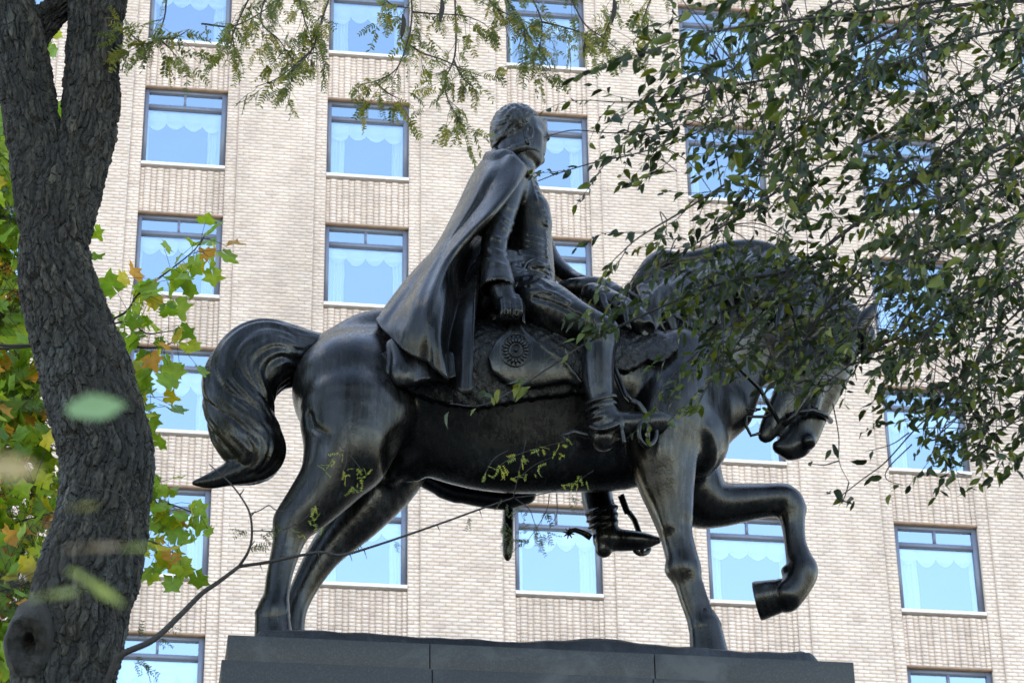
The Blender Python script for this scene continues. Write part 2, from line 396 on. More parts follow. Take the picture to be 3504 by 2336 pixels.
# ------------------------------------------------------------------ implicit-surface modelling kit
YS = 16.6                                   # plane of the statue
SPM = pxm(1750, 1350, YS)                   # photo pixels per metre on that plane
def P(px, py, y=0.0): return at(px, py, YS+y)
class Field:
    def __init__(s, lo, hi, h):
        s.h = h; s.lo = np.array(lo, float); s.n = np.ceil((np.array(hi)-s.lo)/h).astype(int)+1
        s.F = np.full(s.n, 0.6, np.float32)
        s.ax = [s.lo[i]+np.arange(s.n[i])*h for i in range(3)]
    def win(s, lo, hi):
        a = np.clip(np.floor((np.array(lo)-s.lo)/s.h).astype(int), 0, s.n-1); b = np.clip(np.ceil((np.array(hi)-s.lo)/s.h).astype(int)+1, 1, s.n)
        return a, b
    def grid(s, a, b): return [s.ax[0][a[0]:b[0], None, None], s.ax[1][None, a[1]:b[1], None], s.ax[2][None, None, a[2]:b[2]]]
    def comb(s, a, b, d, k, op):
        v = s.F[a[0]:b[0], a[1]:b[1], a[2]:b[2]]; d = d.astype(np.float32)
        if op == 'sub': d = -d; sg = -1
        elif op == 'int': sg = -1
        else: sg = 1
        x, y = v*sg, d*sg
        if k > 0:
            t = np.clip(.5+.5*(y-x)/k, 0, 1); r = y*(1-t)+x*t-k*t*(1-t)
        else: r = np.minimum(x, y)
        v[...] = r*sg
    def chain(s, pts, k=.05, ys=1.0, op='add', curve=5):
        """tapered limb through photo points (px, py, depth, radius px), blended as one piece"""
        if curve and len(pts) > 2: pts = crom(pts, curve)
        W = np.array([P(p[0], p[1], p[2]) for p in pts]); R = np.array([p[3] for p in pts])/SPM
        if len(W) == 1: W = np.vstack([W, W]); R = np.repeat(R, 2)
        m = R.max()*max(1, ys)+k+.03
        a, b = s.win(W.min(0)-m, W.max(0)+m)
        if np.any(b <= a): return s
        D_ = np.full(b-a, 1.0, np.float32)
        for A, ra, B, rb in zip(W[:-1], R[:-1], W[1:], R[1:]):
            mm = max(ra, rb)*max(1, ys)+k+.03
            c, d_ = s.win(np.minimum(A, B)-mm, np.maximum(A, B)+mm); c = np.maximum(c, a); d_ = np.minimum(d_, b)
            if np.any(d_ <= c): continue
            g = s.grid(c, d_); ab = B-A; ab = ab.copy(); ab[1] /= ys
            q = [g[0]-A[0], (g[1]-A[1])/ys, g[2]-A[2]]; L = float(ab@ab)+1e-9
            t = np.clip((q[0]*ab[0]+q[1]*ab[1]+q[2]*ab[2])/L, 0, 1)
            d = np.sqrt((q[0]-t*ab[0])**2+(q[1]-t*ab[1])**2+(q[2]-t*ab[2])**2)-(ra+t*(rb-ra))
            v = D_[c[0]-a[0]:d_[0]-a[0], c[1]-a[1]:d_[1]-a[1], c[2]-a[2]:d_[2]-a[2]]; np.minimum(v, d, out=v, casting='unsafe')
        s.comb(a, b, D_, k, op); return s
    def depth(s, px, py, y0=-.8, y1=.4):
        """depth at which the sight line through a photo point meets the surface"""
        for y in np.arange(y0, y1, s.h*.8):
            i = np.round((P(px, py, y)-s.lo)/s.h).astype(int)
            if np.all(i >= 0) and np.all(i < s.n) and s.F[tuple(i)] < 0: return y
        return None
    def deco(s, pts, k=.012, lift=0.0, op='add', curve=5, y0=-.8):
        """relief that follows the surface: points (px, py, radius px)"""
        if curve and len(pts) > 2: pts = crom(pts, curve)
        q = []
        for a, b, r in pts:
            d = s.depth(a, b, y0)
            if d is None: d = q[-1][2] if q else 0.0
            else: d = d-lift
            q.append((a, b, d, r))
        return s.chain(q, k, op=op, curve=0)
    def blur(s, n=1):
        for _ in range(n):
            for ax in range(3):
                f = s.F; g = f.copy(); sl = [slice(None)]*3
                c = [slice(None)]*3; c[ax] = slice(1, -1); a = [slice(None)]*3; a[ax] = slice(0, -2); b = [slice(None)]*3; b[ax] = slice(2, None)
                g[tuple(c)] = .5*f[tuple(c)]+.25*(f[tuple(a)]+f[tuple(b)]); s.F = g
        return s
    def mesh(s, name):
        F = s.F; n = s.n; S = F < 0
        off = [(i, j, k) for i in (0, 1) for j in (0, 1) for k in (0, 1)]
        cnt = np.zeros(n-1, np.uint8)
        for o in off: cnt += S[o[0]:n[0]-1+o[0], o[1]:n[1]-1+o[1], o[2]:n[2]-1+o[2]]
        I = np.argwhere((cnt > 0) & (cnt < 8)); N = len(I)
        idx = np.full(n-1, -1, np.int32); idx[I[:, 0], I[:, 1], I[:, 2]] = np.arange(N)
        cv = np.stack([F[I[:, 0]+o[0], I[:, 1]+o[1], I[:, 2]+o[2]] for o in off], 1)
        acc = np.zeros((N, 3)); w = np.zeros(N); offa = np.array(off, float)
        for e0 in range(8):
            for ax in (4, 2, 1):
                e1 = e0 | ax
                if e1 == e0: continue
                a, b = cv[:, e0], cv[:, e1]; m = (a < 0) != (b < 0)
                t = np.where(m, a/np.where(m, a-b, 1), 0)
                acc += m[:, None]*(offa[e0]+t[:, None]*(offa[e1]-offa[e0])); w += m
        V = s.lo+(I+acc/w[:, None])*s.h
        Q = []
        for ax in range(3):
            sl0 = [slice(0, n[i]-1) for i in range(3)]; sl1 = list(sl0)
            u, v = (ax+1) % 3, (ax+2) % 3
            sl0[u] = slice(1, n[u]-1); sl0[v] = slice(1, n[v]-1); sl1 = list(sl0); sl1[ax] = slice(1, n[ax])
            A, B = S[tuple(sl0)], S[tuple(sl1)]
            for flip, mk in ((0, A & ~B), (1, ~A & B)):
                E = np.argwhere(mk)
                if not len(E): continue
                E[:, u] += 1; E[:, v] += 1
                du = np.zeros(3, int); du[u] = 1; dv = np.zeros(3, int); dv[v] = 1
                c = [E-du-dv, E-dv, E, E-du]; q = np.stack([idx[x[:, 0], x[:, 1], x[:, 2]] for x in c], 1)
                Q.append(q[:, ::-1] if flip else q)
        Q = np.concatenate(Q); Q = Q[(Q >= 0).all(1)]
        return mesh_np(name, V, Q, smooth=True)
def crom(pts, n):
    p = np.array(pts, float); e = np.vstack([2*p[0]-p[1], p, 2*p[-1]-p[-2]]); out = []
    for i in range(len(p)-1):
        a, b, c, d = e[i:i+4]
        for t in np.linspace(0, 1, n, endpoint=False):
            out.append(.5*((2*b)+(-a+c)*t+(2*a-5*b+4*c-d)*t*t+(-a+3*b-3*c+d)*t**3))
    out.append(p[-1]); return np.array(out)
def field_for(pxs, y0, y1, h):
    """a field that covers the photo-pixel box (x0,y0,x1,y1) between depths y0..y1"""
    c = np.array([P(x, y, d) for x in (pxs[0], pxs[2]) for y in (pxs[1], pxs[3]) for d in (y0, y1)])
    return Field(c.min(0), c.max(0), h)
def tube_me(name, pts, rad, n=8, closed=False):
    """round tube through world points; rad scalar or list"""
    p = np.asarray(pts, float); m = len(p); rad = np.full(m, rad) if np.isscalar(rad) else np.asarray(rad, float)
    t = np.roll(p, -1, 0)-np.roll(p, 1, 0)
    if not closed: t[0] = p[1]-p[0]; t[-1] = p[-1]-p[-2]
    t /= np.linalg.norm(t, axis=1, keepdims=True)+1e-9
    r = np.array([0, 1.0, .13]); r = r-t[0]*(r@t[0])
    if np.linalg.norm(r) < .1: r = np.array([1.0, 0, 0])-t[0]*t[0][0]
    V = []
    for i in range(m):
        r = r-t[i]*(r@t[i]); r /= np.linalg.norm(r)+1e-9; b = np.cross(t[i], r)
        a = np.linspace(0, 2*np.pi, n, endpoint=False)[:, None]
        V.append(p[i]+rad[i]*(np.cos(a)*r+np.sin(a)*b))
    V = np.concatenate(V); Q = []
    for i in range(m if closed else m-1):
        j = (i+1) % m
        for k in range(n): Q.append((i*n+k, i*n+(k+1) % n, j*n+(k+1) % n, j*n+k))
    T = []
    if not closed:
        V = np.vstack([V, p[0], p[-1]])
        for k in range(n): T += [(m*n, (k+1) % n, k), (m*n+1, (m-1)*n+k, (m-1)*n+(k+1) % n)]
    return V, np.array(Q), np.array(T)
def tube(name, pts, rad, mat, parent, n=8, closed=False):
    V, Q, T = tube_me(name, pts, rad, n, closed); return obj(name, mesh_np(name, V, Q, T if len(T) else None, smooth=True), mat, parent)
def vnoise(x, y, z, f, seed=0):
    """cheap smooth pseudo-noise in -1..1"""
    a = seed*1.7
    return (np.sin(f*x*1.0+1.3*np.sin(f*z*.7+a)+a)*np.cos(f*z*1.1+1.1*np.sin(f*y*.9-a))+.5*np.sin(f*2.1*z+f*1.3*y+a)*np.cos(f*1.9*x-a))/1.5

def m_bronze(name='dark_bronze', lo=(.0026, .0027, .0029), mid=(.0085, .0084, .0085), hi=(.036, .037, .040), rough=(.12, .42), scale=2.6, bump=.15):
    s = NT(name, .35, metallic=.5, spec=.46); c = s.coord('Object'); st = s.coord('Object', (20, 20, 1.1))
    a = s.noise(c, scale, 7, .62, .6); b = s.noise(st, 1.5, 6, .65); d = s.noise(c, 14, 5, .6)
    f = s.mul(s.mul(s.mul(a, .55), s.mul(b, .33), 'ADD'), s.mul(d, .12), 'ADD')
    s.set('Base Color', s.ramp(f, [(.40, lo), (.52, mid), (.64, hi)]))
    r = s.n('ShaderNodeMapRange'); r.inputs[1].default_value = .36; r.inputs[2].default_value = .64; r.inputs[3].default_value = rough[0]; r.inputs[4].default_value = rough[1]
    s.l(s.mul(s.mul(s.noise(st, 2.4, 6, .65), .55), s.mul(s.noise(c, 5, 5), .45), 'ADD'), r.inputs[0]); s.set('Roughness', r.outputs[0])
    s.bump(s.mul(s.mul(s.noise(c, 30, 5, .6), s.noise(c, 95, 3), 'ADD'), s.mul(s.noise(c, 8, 5), 1.0), 'ADD'), bump, .008); return s.m
M['bronze'] = m_bronze(); M['bronze_fur'] = m_bronze('dark_bronze_fleece', bump=.9)
M['bronze_base'] = m_bronze('weathered_bronze_base', (.006, .0065, .007), (.014, .015, .016), (.034, .036, .038), (.3, .55), 5, .7)

# ------------------------------------------------------------------ the statue
zbase = P(1850, 2217, -.80)[2]              # top of the granite
statue = thing('equestrian_statue', (P(1700, 2180)[0], YS, zbase), 'dark bronze statue of a cloaked rider on a walking horse with raised foreleg', 'statue')
BARREL = [(1235, 1345, 0, 226), (1330, 1345, 0, 228), (1450, 1350, 0, 224), (1600, 1345, 0, 226), (1740, 1345, 0, 230), (1900, 1345, 0, 230), (2080, 1350, 0, 232), (2240, 1370, 0, 240), (2300, 1400, 0, 210)]
BELLY = [(1330, 1370, 0, 215), (1450, 1392, 0, 232), (1600, 1420, 0, 262), (1740, 1430, 0, 276), (1900, 1430, 0, 274), (2080, 1430, 0, 268), (2240, 1405, 0, 255)]
def barrel(f): f.chain(BARREL, .09, .95); f.chain(BELLY, .12, .58)
def horse_field():
    f = field_for((820, 760, 3080, 2230), -.75, .75, .0155)
    barrel(f)
    f.chain([(1190, 1330, -.19, 178)], .12); f.chain([(1215, 1380, .19, 178)], .12)                # haunches
    f.chain([(1150, 1200, 0, 70), (1240, 1150, 0, 78), (1340, 1130, 0, 80)], .12)                  # croup
    f.chain([(2310, 1430, -.16, 150), (2345, 1500, -.14, 150)], .08); f.chain([(2350, 1470, .2, 150)], .1)    # breast
    # near hind leg
    f.chain([(1200, 1420, -.27, 172), (1190, 1530, -.30, 146), (1135, 1640, -.31, 106), (1062, 1732, -.31, 82), (1008, 1790, -.31, 66), (984, 1862, -.31, 50), (957, 1962, -.31, 42), (945, 2040, -.31, 42), (935, 2088, -.31, 53), (930, 2120, -.31, 50)], .045)
    f.chain([(1290, 1420, -.29, 125), (1215, 1560, -.32, 108)], .07)
    f.chain([(1062, 1640, -.31, 40), (985, 1745, -.31, 30), (963, 1780, -.31, 27), (975, 1830, -.31, 26)], .03)
    f.chain([(975, 1900, -.33, 22), (955, 2030, -.33, 22)], .03)
    # far hind leg
    f.chain([(1330, 1520, .27, 170), (1320, 1640, .27, 112), (1225, 1765, .27, 86), (1135, 1862, .27, 64), (1082, 1935, .27, 52), (1030, 2030, .27, 43), (1000, 2100, .27, 46), (985, 2190, .27, 52)], .045)
    f.chain([(1395, 1590, .02, 56), (1420, 1622, .04, 26)], .08); f.chain([(1345, 1595, .05, 44), (1338, 1632, .05, 26)], .06)
    # near foreleg
    f.chain([(2330, 1230, -.24, 110), (2300, 1400, -.30, 128), (2262, 1540, -.31, 112), (2272, 1640, -.30, 92), (2292, 1730, -.29, 73), (2314, 1830, -.29, 55), (2338, 1925, -.29, 53), (2350, 1975, -.29, 47), (2366, 2050, -.29, 39), (2387, 2110, -.29, 38), (2404, 2150, -.29, 47)], .045)
    f.chain([(2352, 1440, -.33, 60), (2345, 1620, -.34, 32), (2340, 1760, -.34, 26)], .05)
    f.chain([(2255, 1650, -.36, 30), (2290, 1800, -.35, 24)], .04)
    f.chain([(2342, 1948, -.30, 44)], .06); f.chain([(2300, 1950, -.28, 20)], .06)
    f.chain([(2395, 2000, -.31, 14), (2430, 2110, -.31, 16)], .03)
    # far foreleg, lifted
    f.chain([(2330, 1560, .24, 130), (2380, 1690, .25, 108), (2455, 1727, .26, 78), (2590, 1717, .26, 60), (2680, 1712, .26, 57), (2703, 1735, .26, 54), (2713, 1790, .26, 42), (2722, 1860, .26, 38), (2738, 1920, .26, 46), (2744, 1955, .26, 56), (2722, 2005, .26, 52), (2690, 2040, .26, 56)], .035)
    f.chain([(2460, 1668, .24, 16), (2690, 1672, .24, 18)], .03); f.chain([(2735, 1740, .26, 24)], .03); f.chain([(2690, 1952, .26, 20)], .025)
    f.chain([(2696, 1800, .24, 14), (2705, 1900, .24, 16)], .02)
    # neck and head
    f.chain([(2260, 1295, 0, 228), (2395, 1185, 0, 205), (2535, 1100, 0, 182), (2670, 1055, 0, 152), (2790, 1080, 0, 118)], .09, .55)
    f.chain([(2470, 1380, 0, 120), (2560, 1250, 0, 75)], .1, .7)
    f.chain([(2868, 1150, .02, 92), (2805, 1280, .03, 100), (2770, 1400, .04, 72), (2745, 1480, .05, 62), (2722, 1518, .05, 56)], .05, .72)
    f.chain([(2735, 1262, .03, 106)], .06, .6)
    f.chain([(2700, 1360, .04, 60), (2640, 1455, .05, 40), (2618, 1492, .05, 27)], .04, .7)
    f.chain([(2700, 1540, .05, 36), (2665, 1530, .05, 24)], .03)
    f.chain([(2768, 1512, -.03, 27)], .03); f.chain([(2748, 1535, .12, 25)], .03)
    f.chain([(2900, 1210, -.10, 28)], .04)                                                       # brow
    f.chain([(2830, 1210, -.11, 16), (2790, 1400, -.08, 14)], .04)
    f.chain([(2938, 1120, -.08, 34), (2972, 1075, -.10, 27), (3008, 1026, -.12, 7)], .02, .7)
    f.chain([(2962, 1160, .10, 32), (2995, 1180, .13, 24), (3024, 1205, .15, 7)], .02, .7)
    # hollows
    f.chain([(1385, 1560, -.40, 60)], .10, op='sub'); f.chain([(2955, 1100, -.22, 14), (2995, 1045, -.2, 6)], .02, op='sub')
    f.deco([(1062, 1420, 4), (1075, 1460, 6), (1120, 1490, 3)], .05, -.012, op='sub')
    f.deco([(2420, 1470, 12), (2440, 1560, 10), (2400, 1620, 7)], .07)
    f.chain([(2420, 1480, -.02, 26), (2445, 1600, -.02, 22)], .06, op='sub')
    f.chain([(2783, 1518, -.075, 12)], .015, op='sub'); f.chain([(2700, 1462, .0, 10), (2655, 1500, .0, 14)], .02, op='sub')
    return f.blur(1)
hf = horse_field()
horse = obj('horse_body', hf.mesh('horse_body'), M['bronze'], statue)

def hoof(name, c0, r0, c1, r1, grounded=True):
    """hoof wall lofted between coronet and ground rim"""
    A, B = P(*c0), P(*c1); ax = B-A; L = np.linalg.norm(ax); ax /= L
    if grounded: e1, e2 = np.array([1., 0, 0]), np.array([0, 1., 0])
    else: e1 = np.cross(ax, [0, 1, 0]); e1 /= np.linalg.norm(e1); e2 = np.cross(ax, e1)
    V = []; n = 24
    for t, k in ((-.25, .80), (-.08, .98), (0, 1.04), (.08, .99), (.5, 1), (.93, 1.0), (1.0, .97), (1.0, .6)):
        r = (r0+(r1-r0)*t)*k/SPM; a = np.linspace(0, 2*np.pi, n, endpoint=False)[:, None]
        V.append(A+ax*L*t+r*(np.cos(a)*e1*(1.1 if grounded else 1)+np.sin(a)*e2*(.92 if grounded else .9)))
    m = len(V); V = np.concatenate(V); Q = [(i*n+k, (i+1)*n+k, (i+1)*n+(k+1) % n, i*n+(k+1) % n) for i in range(m-1) for k in range(n)]
    V = np.vstack([V, A-ax*L*.25, B-ax*.012]); T = []
    for k in range(n): T += [(m*n, k, (k+1) % n), (m*n+1, (m-1)*n+(k+1) % n, (m-1)*n+k)]
    me = mesh_np(name, V, Q, T, smooth=True); bm = bmesh.new(); bm.from_mesh(me); bmesh.ops.recalc_face_normals(bm, faces=bm.faces); bm.to_mesh(me); bm.free()
    return obj(name, me, M['bronze'], horse)
def foot(px, y, z): # photo row at which depth y and height z appear
    lo, hi = 1900.0, 2400.0
    for _ in range(40):
        m = (lo+hi)/2
        if P(px, m, y)[2] > z: lo = m
        else: hi = m
    return lo
ZG = zbase+.112
hoof('hoof', (932, 2100, -.31), 50, (940, foot(940, -.31, ZG), -.31), 60); hoof('hoof', (985, 2185, .27), 50, (985, foot(985, .27, ZG), .27), 58)
hoof('hoof', (2412, 2135, -.29), 48, (2438, foot(2438, -.29, ZG), -.29), 64); hoof('hoof', (2680, 2034, .27), 57, (2590, 2056, .34), 70, False)

# ---- tail: heavy arched plume with strands that follow its curve
def tail():
    sp = crom([(1150, 1205, 0, 62), (1060, 1195, 0, 72), (975, 1200, -.02, 100), (890, 1222, -.03, 130), (826, 1300, -.04, 125), (818, 1400, -.05, 113), (842, 1490, -.05, 108), (876, 1548, -.05, 94), (858, 1596, -.05, 62), (785, 1622, -.05, 44), (718, 1645, -.05, 32), (664, 1652, -.05, 16)], 24)
    f = field_for((620, 1030, 1200, 1700), -.36, .30, .0085)
    W = np.array([P(*q[:3]) for q in sp]).astype(np.float32); R = (sp[:, 3]/SPM).astype(np.float32); ysc = 1/.72
    tg = np.gradient(W, axis=0); tg /= np.linalg.norm(tg, axis=1, keepdims=True); nr = np.stack([-tg[:, 2], 0*tg[:, 0], tg[:, 0]], 1)
    f.chain(sp[::4], 0, .72, curve=0); ix = np.argwhere(np.abs(f.F) < .06)
    g = np.stack([f.ax[i][ix[:, i]] for i in range(3)], 1).astype(np.float32)
    best = np.full(len(g), 9.0, np.float32); bi = np.zeros(len(g), np.int32)
    for i in range(0, len(W), 2):
        m = np.abs(g[:, 2]-W[i, 2]) < R[i]+.1; h = g[m]-W[i]; h[:, 1] *= ysc
        d = np.sqrt((h*h).sum(1))-R[i]; bm_ = best[m]; k = d < bm_; bm_[k] = d[k]; best[m] = bm_; t_ = bi[m]; t_[k] = i; bi[m] = t_
    q = ((g-W[bi])*nr[bi]).sum(1)/R[bi]; s = bi/len(W); dep = (g[:, 1]-W[bi, 1])/(R[bi]*.72)
    ang = np.arctan2(q, -dep)+.9*np.sin(5.2*s+.4)+.35*np.sin(17*s+2)
    wob = ang*1.0
    st = np.abs(np.sin(wob*3.2+1.6*np.sin(8*s)))**.6*.017+np.abs(np.sin(wob*8.3+2.4*np.sin(11*s+1)+.7))**.7*.011+np.sin(wob*21+9*np.sin(5*s))*.003
    amp = np.clip((s-.02)*5, .25, 1)*np.clip((1.02-s)*3.5, .2, 1)
    v = best+.014-(st*amp*(R[bi]/.2)**.4)
    f.F[ix[:, 0], ix[:, 1], ix[:, 2]] = v
    f.chain([(985, 1300, .06, 30), (955, 1318, .06, 22)], .03); f.chain([(930, 1465, -.02, 30), (945, 1500, -.02, 24)], .03)
    return f.blur(1).mesh('tail')
obj('tail', tail(), M['bronze'], horse)

# ---- mane with curling locks
def mane():
    f = field_for((2120, 760, 3000, 1320), -.42, .30, .011)
    f.chain([(2175, 1010, -.02, 26), (2200, 960, -.03, 36), (2255, 905, -.02, 46), (2330, 905, 0, 40), (2420, 890, 0, 44), (2520, 868, 0, 46), (2610, 872, 0, 44), (2690, 905, 0, 40), (2780, 970, 0, 40), (2870, 1060, 0, 42)], .03, 1.3)
    rr = random.Random(5)
    for i in range(34):
        t = i/33; x0 = 2190+560*t; y0 = 965-95*min(1, t*1.6)+rr.uniform(-8, 8)+(t > .8)*(t-.8)*250; L = rr.uniform(120, 250); dx = rr.uniform(-.45, .25)
        pts = [(x0, y0, -.06, 20), (x0+dx*L*.3+14, y0+L*.3, -.20, 22), (x0+dx*L*.6-12, y0+L*.62, -.25, 19), (x0+dx*L+10, y0+L, -.26, 7)]
        f.chain(pts, .018, 1.0, curve=4)
    for c in ((2205, 990), (2255, 940), (2330, 925)):
        f.chain([(c[0], c[1], -.12, 22), (c[0]+30, c[1]+20, -.16, 22), (c[0]+20, c[1]+55, -.18, 18), (c[0]-12, c[1]+45, -.18, 10)], .015, curve=3)
    f.chain([(2880, 1050, 0, 40), (2960, 1140, .0, 36), (2965, 1230, .02, 16)], .03)
    return f.mesh('mane')
obj('mane', mane(), M['bronze'], horse)

# ---- saddle cloth: shells that lie on the barrel
def pip(X, Z, poly):
    ins = np.zeros(X.shape, bool); d = np.full(X.shape, 9.0)
    for i in range(len(poly)):
        (x1, z1), (x2, z2) = poly[i], poly[(i+1) % len(poly)]
        c = ((z1 > Z) != (z2 > Z)) & (X < (x2-x1)*(Z-z1)/(z2-z1+1e-12)+x1); ins ^= c
        L = (x2-x1)**2+(z2-z1)**2; t = np.clip(((X-x1)*(x2-x1)+(Z-z1)*(z2-z1))/L, 0, 1)
        d = np.minimum(d, np.hypot(X-x1-t*(x2-x1), Z-z1-t*(z2-z1)))
    return np.where(ins, -d, d)
def shell(name, polypx, off, th, box, h=.012, noise=None, yp=-.42, near_only=True, blur=1, extra=None):
    f = field_for(box, -.75, .1 if near_only else .75, h); barrel(f)
    f.chain([(2330, 1230, -.24, 110), (2300, 1400, -.30, 128)], .06); f.chain([(2260, 1290, 0, 232)], .09, .55)
    X, Y, Z = f.grid((0, 0, 0), f.n)
    pl = [tuple(P(a, b, yp)[[0, 2]]) for a, b in polypx]
    pd = pip(np.broadcast_to(X, (f.n[0], 1, f.n[2]))[:, 0], np.broadcast_to(Z, (f.n[0], 1, f.n[2]))[:, 0], pl)[:, None, :]
    d = np.abs(f.F-off)-th
    if noise: d = d+noise(X, Y, Z)
    f.F = np.maximum(d, pd+(noise(X, Y, Z)*1.2 if noise else 0)).astype(np.float32)
    if extra: extra(f)
    return f.blur(blur).mesh(name)
fleece = [(1240, 1318), (1248, 1290), (1285, 1240), (1330, 1200), (1400, 1080), (1800, 960), (2110, 1010), (2305, 1175), (2312, 1215), (2262, 1262), (2205, 1248), (2150, 1280), (2080, 1270), (2015, 1338), (1850, 1352), (1640, 1378), (1500, 1362), (1420, 1340), (1330, 1322)]
fn = lambda X, Y, Z: .008*vnoise(X, Y, Z, 48, 1)+.008*vnoise(X, Y, Z, 118, 3)
obj('saddle_fleece', shell('saddle_fleece', fleece, .022, .028, (1180, 930, 2380, 1440), .0115, fn, near_only=False, blur=0), M['bronze_fur'], horse)
flap = [(1778, 1062), (1745, 1110), (1695, 1170), (1668, 1222), (1682, 1268), (1720, 1296), (1770, 1316), (1860, 1312), (1940, 1298), (1998, 1320), (1975, 1275), (1920, 1235), (1865, 1195), (1805, 1130)]
FLAPF = []
def edge(f):
    f.deco([(1798, 1122, 8), (1865, 1190, 9), (1925, 1232, 9), (1990, 1308, 8)], .008); FLAPF.append(f)
flo = obj('saddle_flap', shell('saddle_flap', flap, .085, .02, (1620, 1030, 2040, 1350), .0095, None, yp=-.50, extra=edge), M['bronze'], horse)
def rosette():
    ff = FLAPF[0]; c = (1765, 1198); Vs, Qs, Ts, k = [], [], [], 0
    def add(pts, r, n=6, closed=False):
        nonlocal k
        W = [P(a, b, (ff.depth(a, b, -.8) or -.55)-l) for a, b, l in pts]; v, q, t = tube_me('r', W, r, n, closed); Vs.append(v); Qs.append(q+k); k += len(v)
        if len(t): Ts.append(t+k-len(v))
    for i in range(20):
        a = i/20*2*math.pi; ca, sa = math.cos(a), math.sin(a); add([(c[0]+r*ca, c[1]+r*sa, l) for r, l in ((24, .004), (36, .012), (50, .002))], [.006, .012, .004])
    for r0, rr in ((21, .008), (55, .006)): add([(c[0]+r0*math.cos(a), c[1]+r0*math.sin(a), .006) for a in np.linspace(0, 2*math.pi, 28, endpoint=False)], rr, 6, True)
    add([(c[0]-7, c[1], .006), (c[0], c[1], .012), (c[0]+7, c[1], .006)], [.008, .016, .008], 8)
    return mesh_np('rosette', np.vstack(Vs), np.vstack(Qs), np.vstack(Ts), smooth=True)
obj('rosette', rosette(), M['bronze'], horse)

# ---- pistol holsters and roll before the saddle
def roll():
    f = field_for((1860, 920, 2290, 1200), -.65, .35, .011)
    f.chain([(1925, 992, .10, 30), (1990, 985, .05, 40), (2060, 990, -.02, 40), (2110, 1020, -.1, 42)], .03)
    f.chain([(2030, 1010, -.22, 44), (2110, 1050, -.36, 48), (2180, 1098, -.42, 46), (2208, 1122, -.44, 36)], .03)
    f.chain([(2060, 1015, -.45, 14), (2085, 1080, -.50, 14)], .02); f.chain([(2130, 1040, -.48, 12), (2150, 1120, -.5, 12)], .02)
    f.chain([(2225, 1135, -.48, 30)], .02, op='sub')
    X, Y, Z = f.grid((0, 0, 0), f.n); f.F = f.F+(.004*vnoise(X, Y, Z, 40, 2)).astype(np.float32)
    return f.mesh('saddle_holster')
obj('saddle_holster', roll(), M['bronze'], horse)

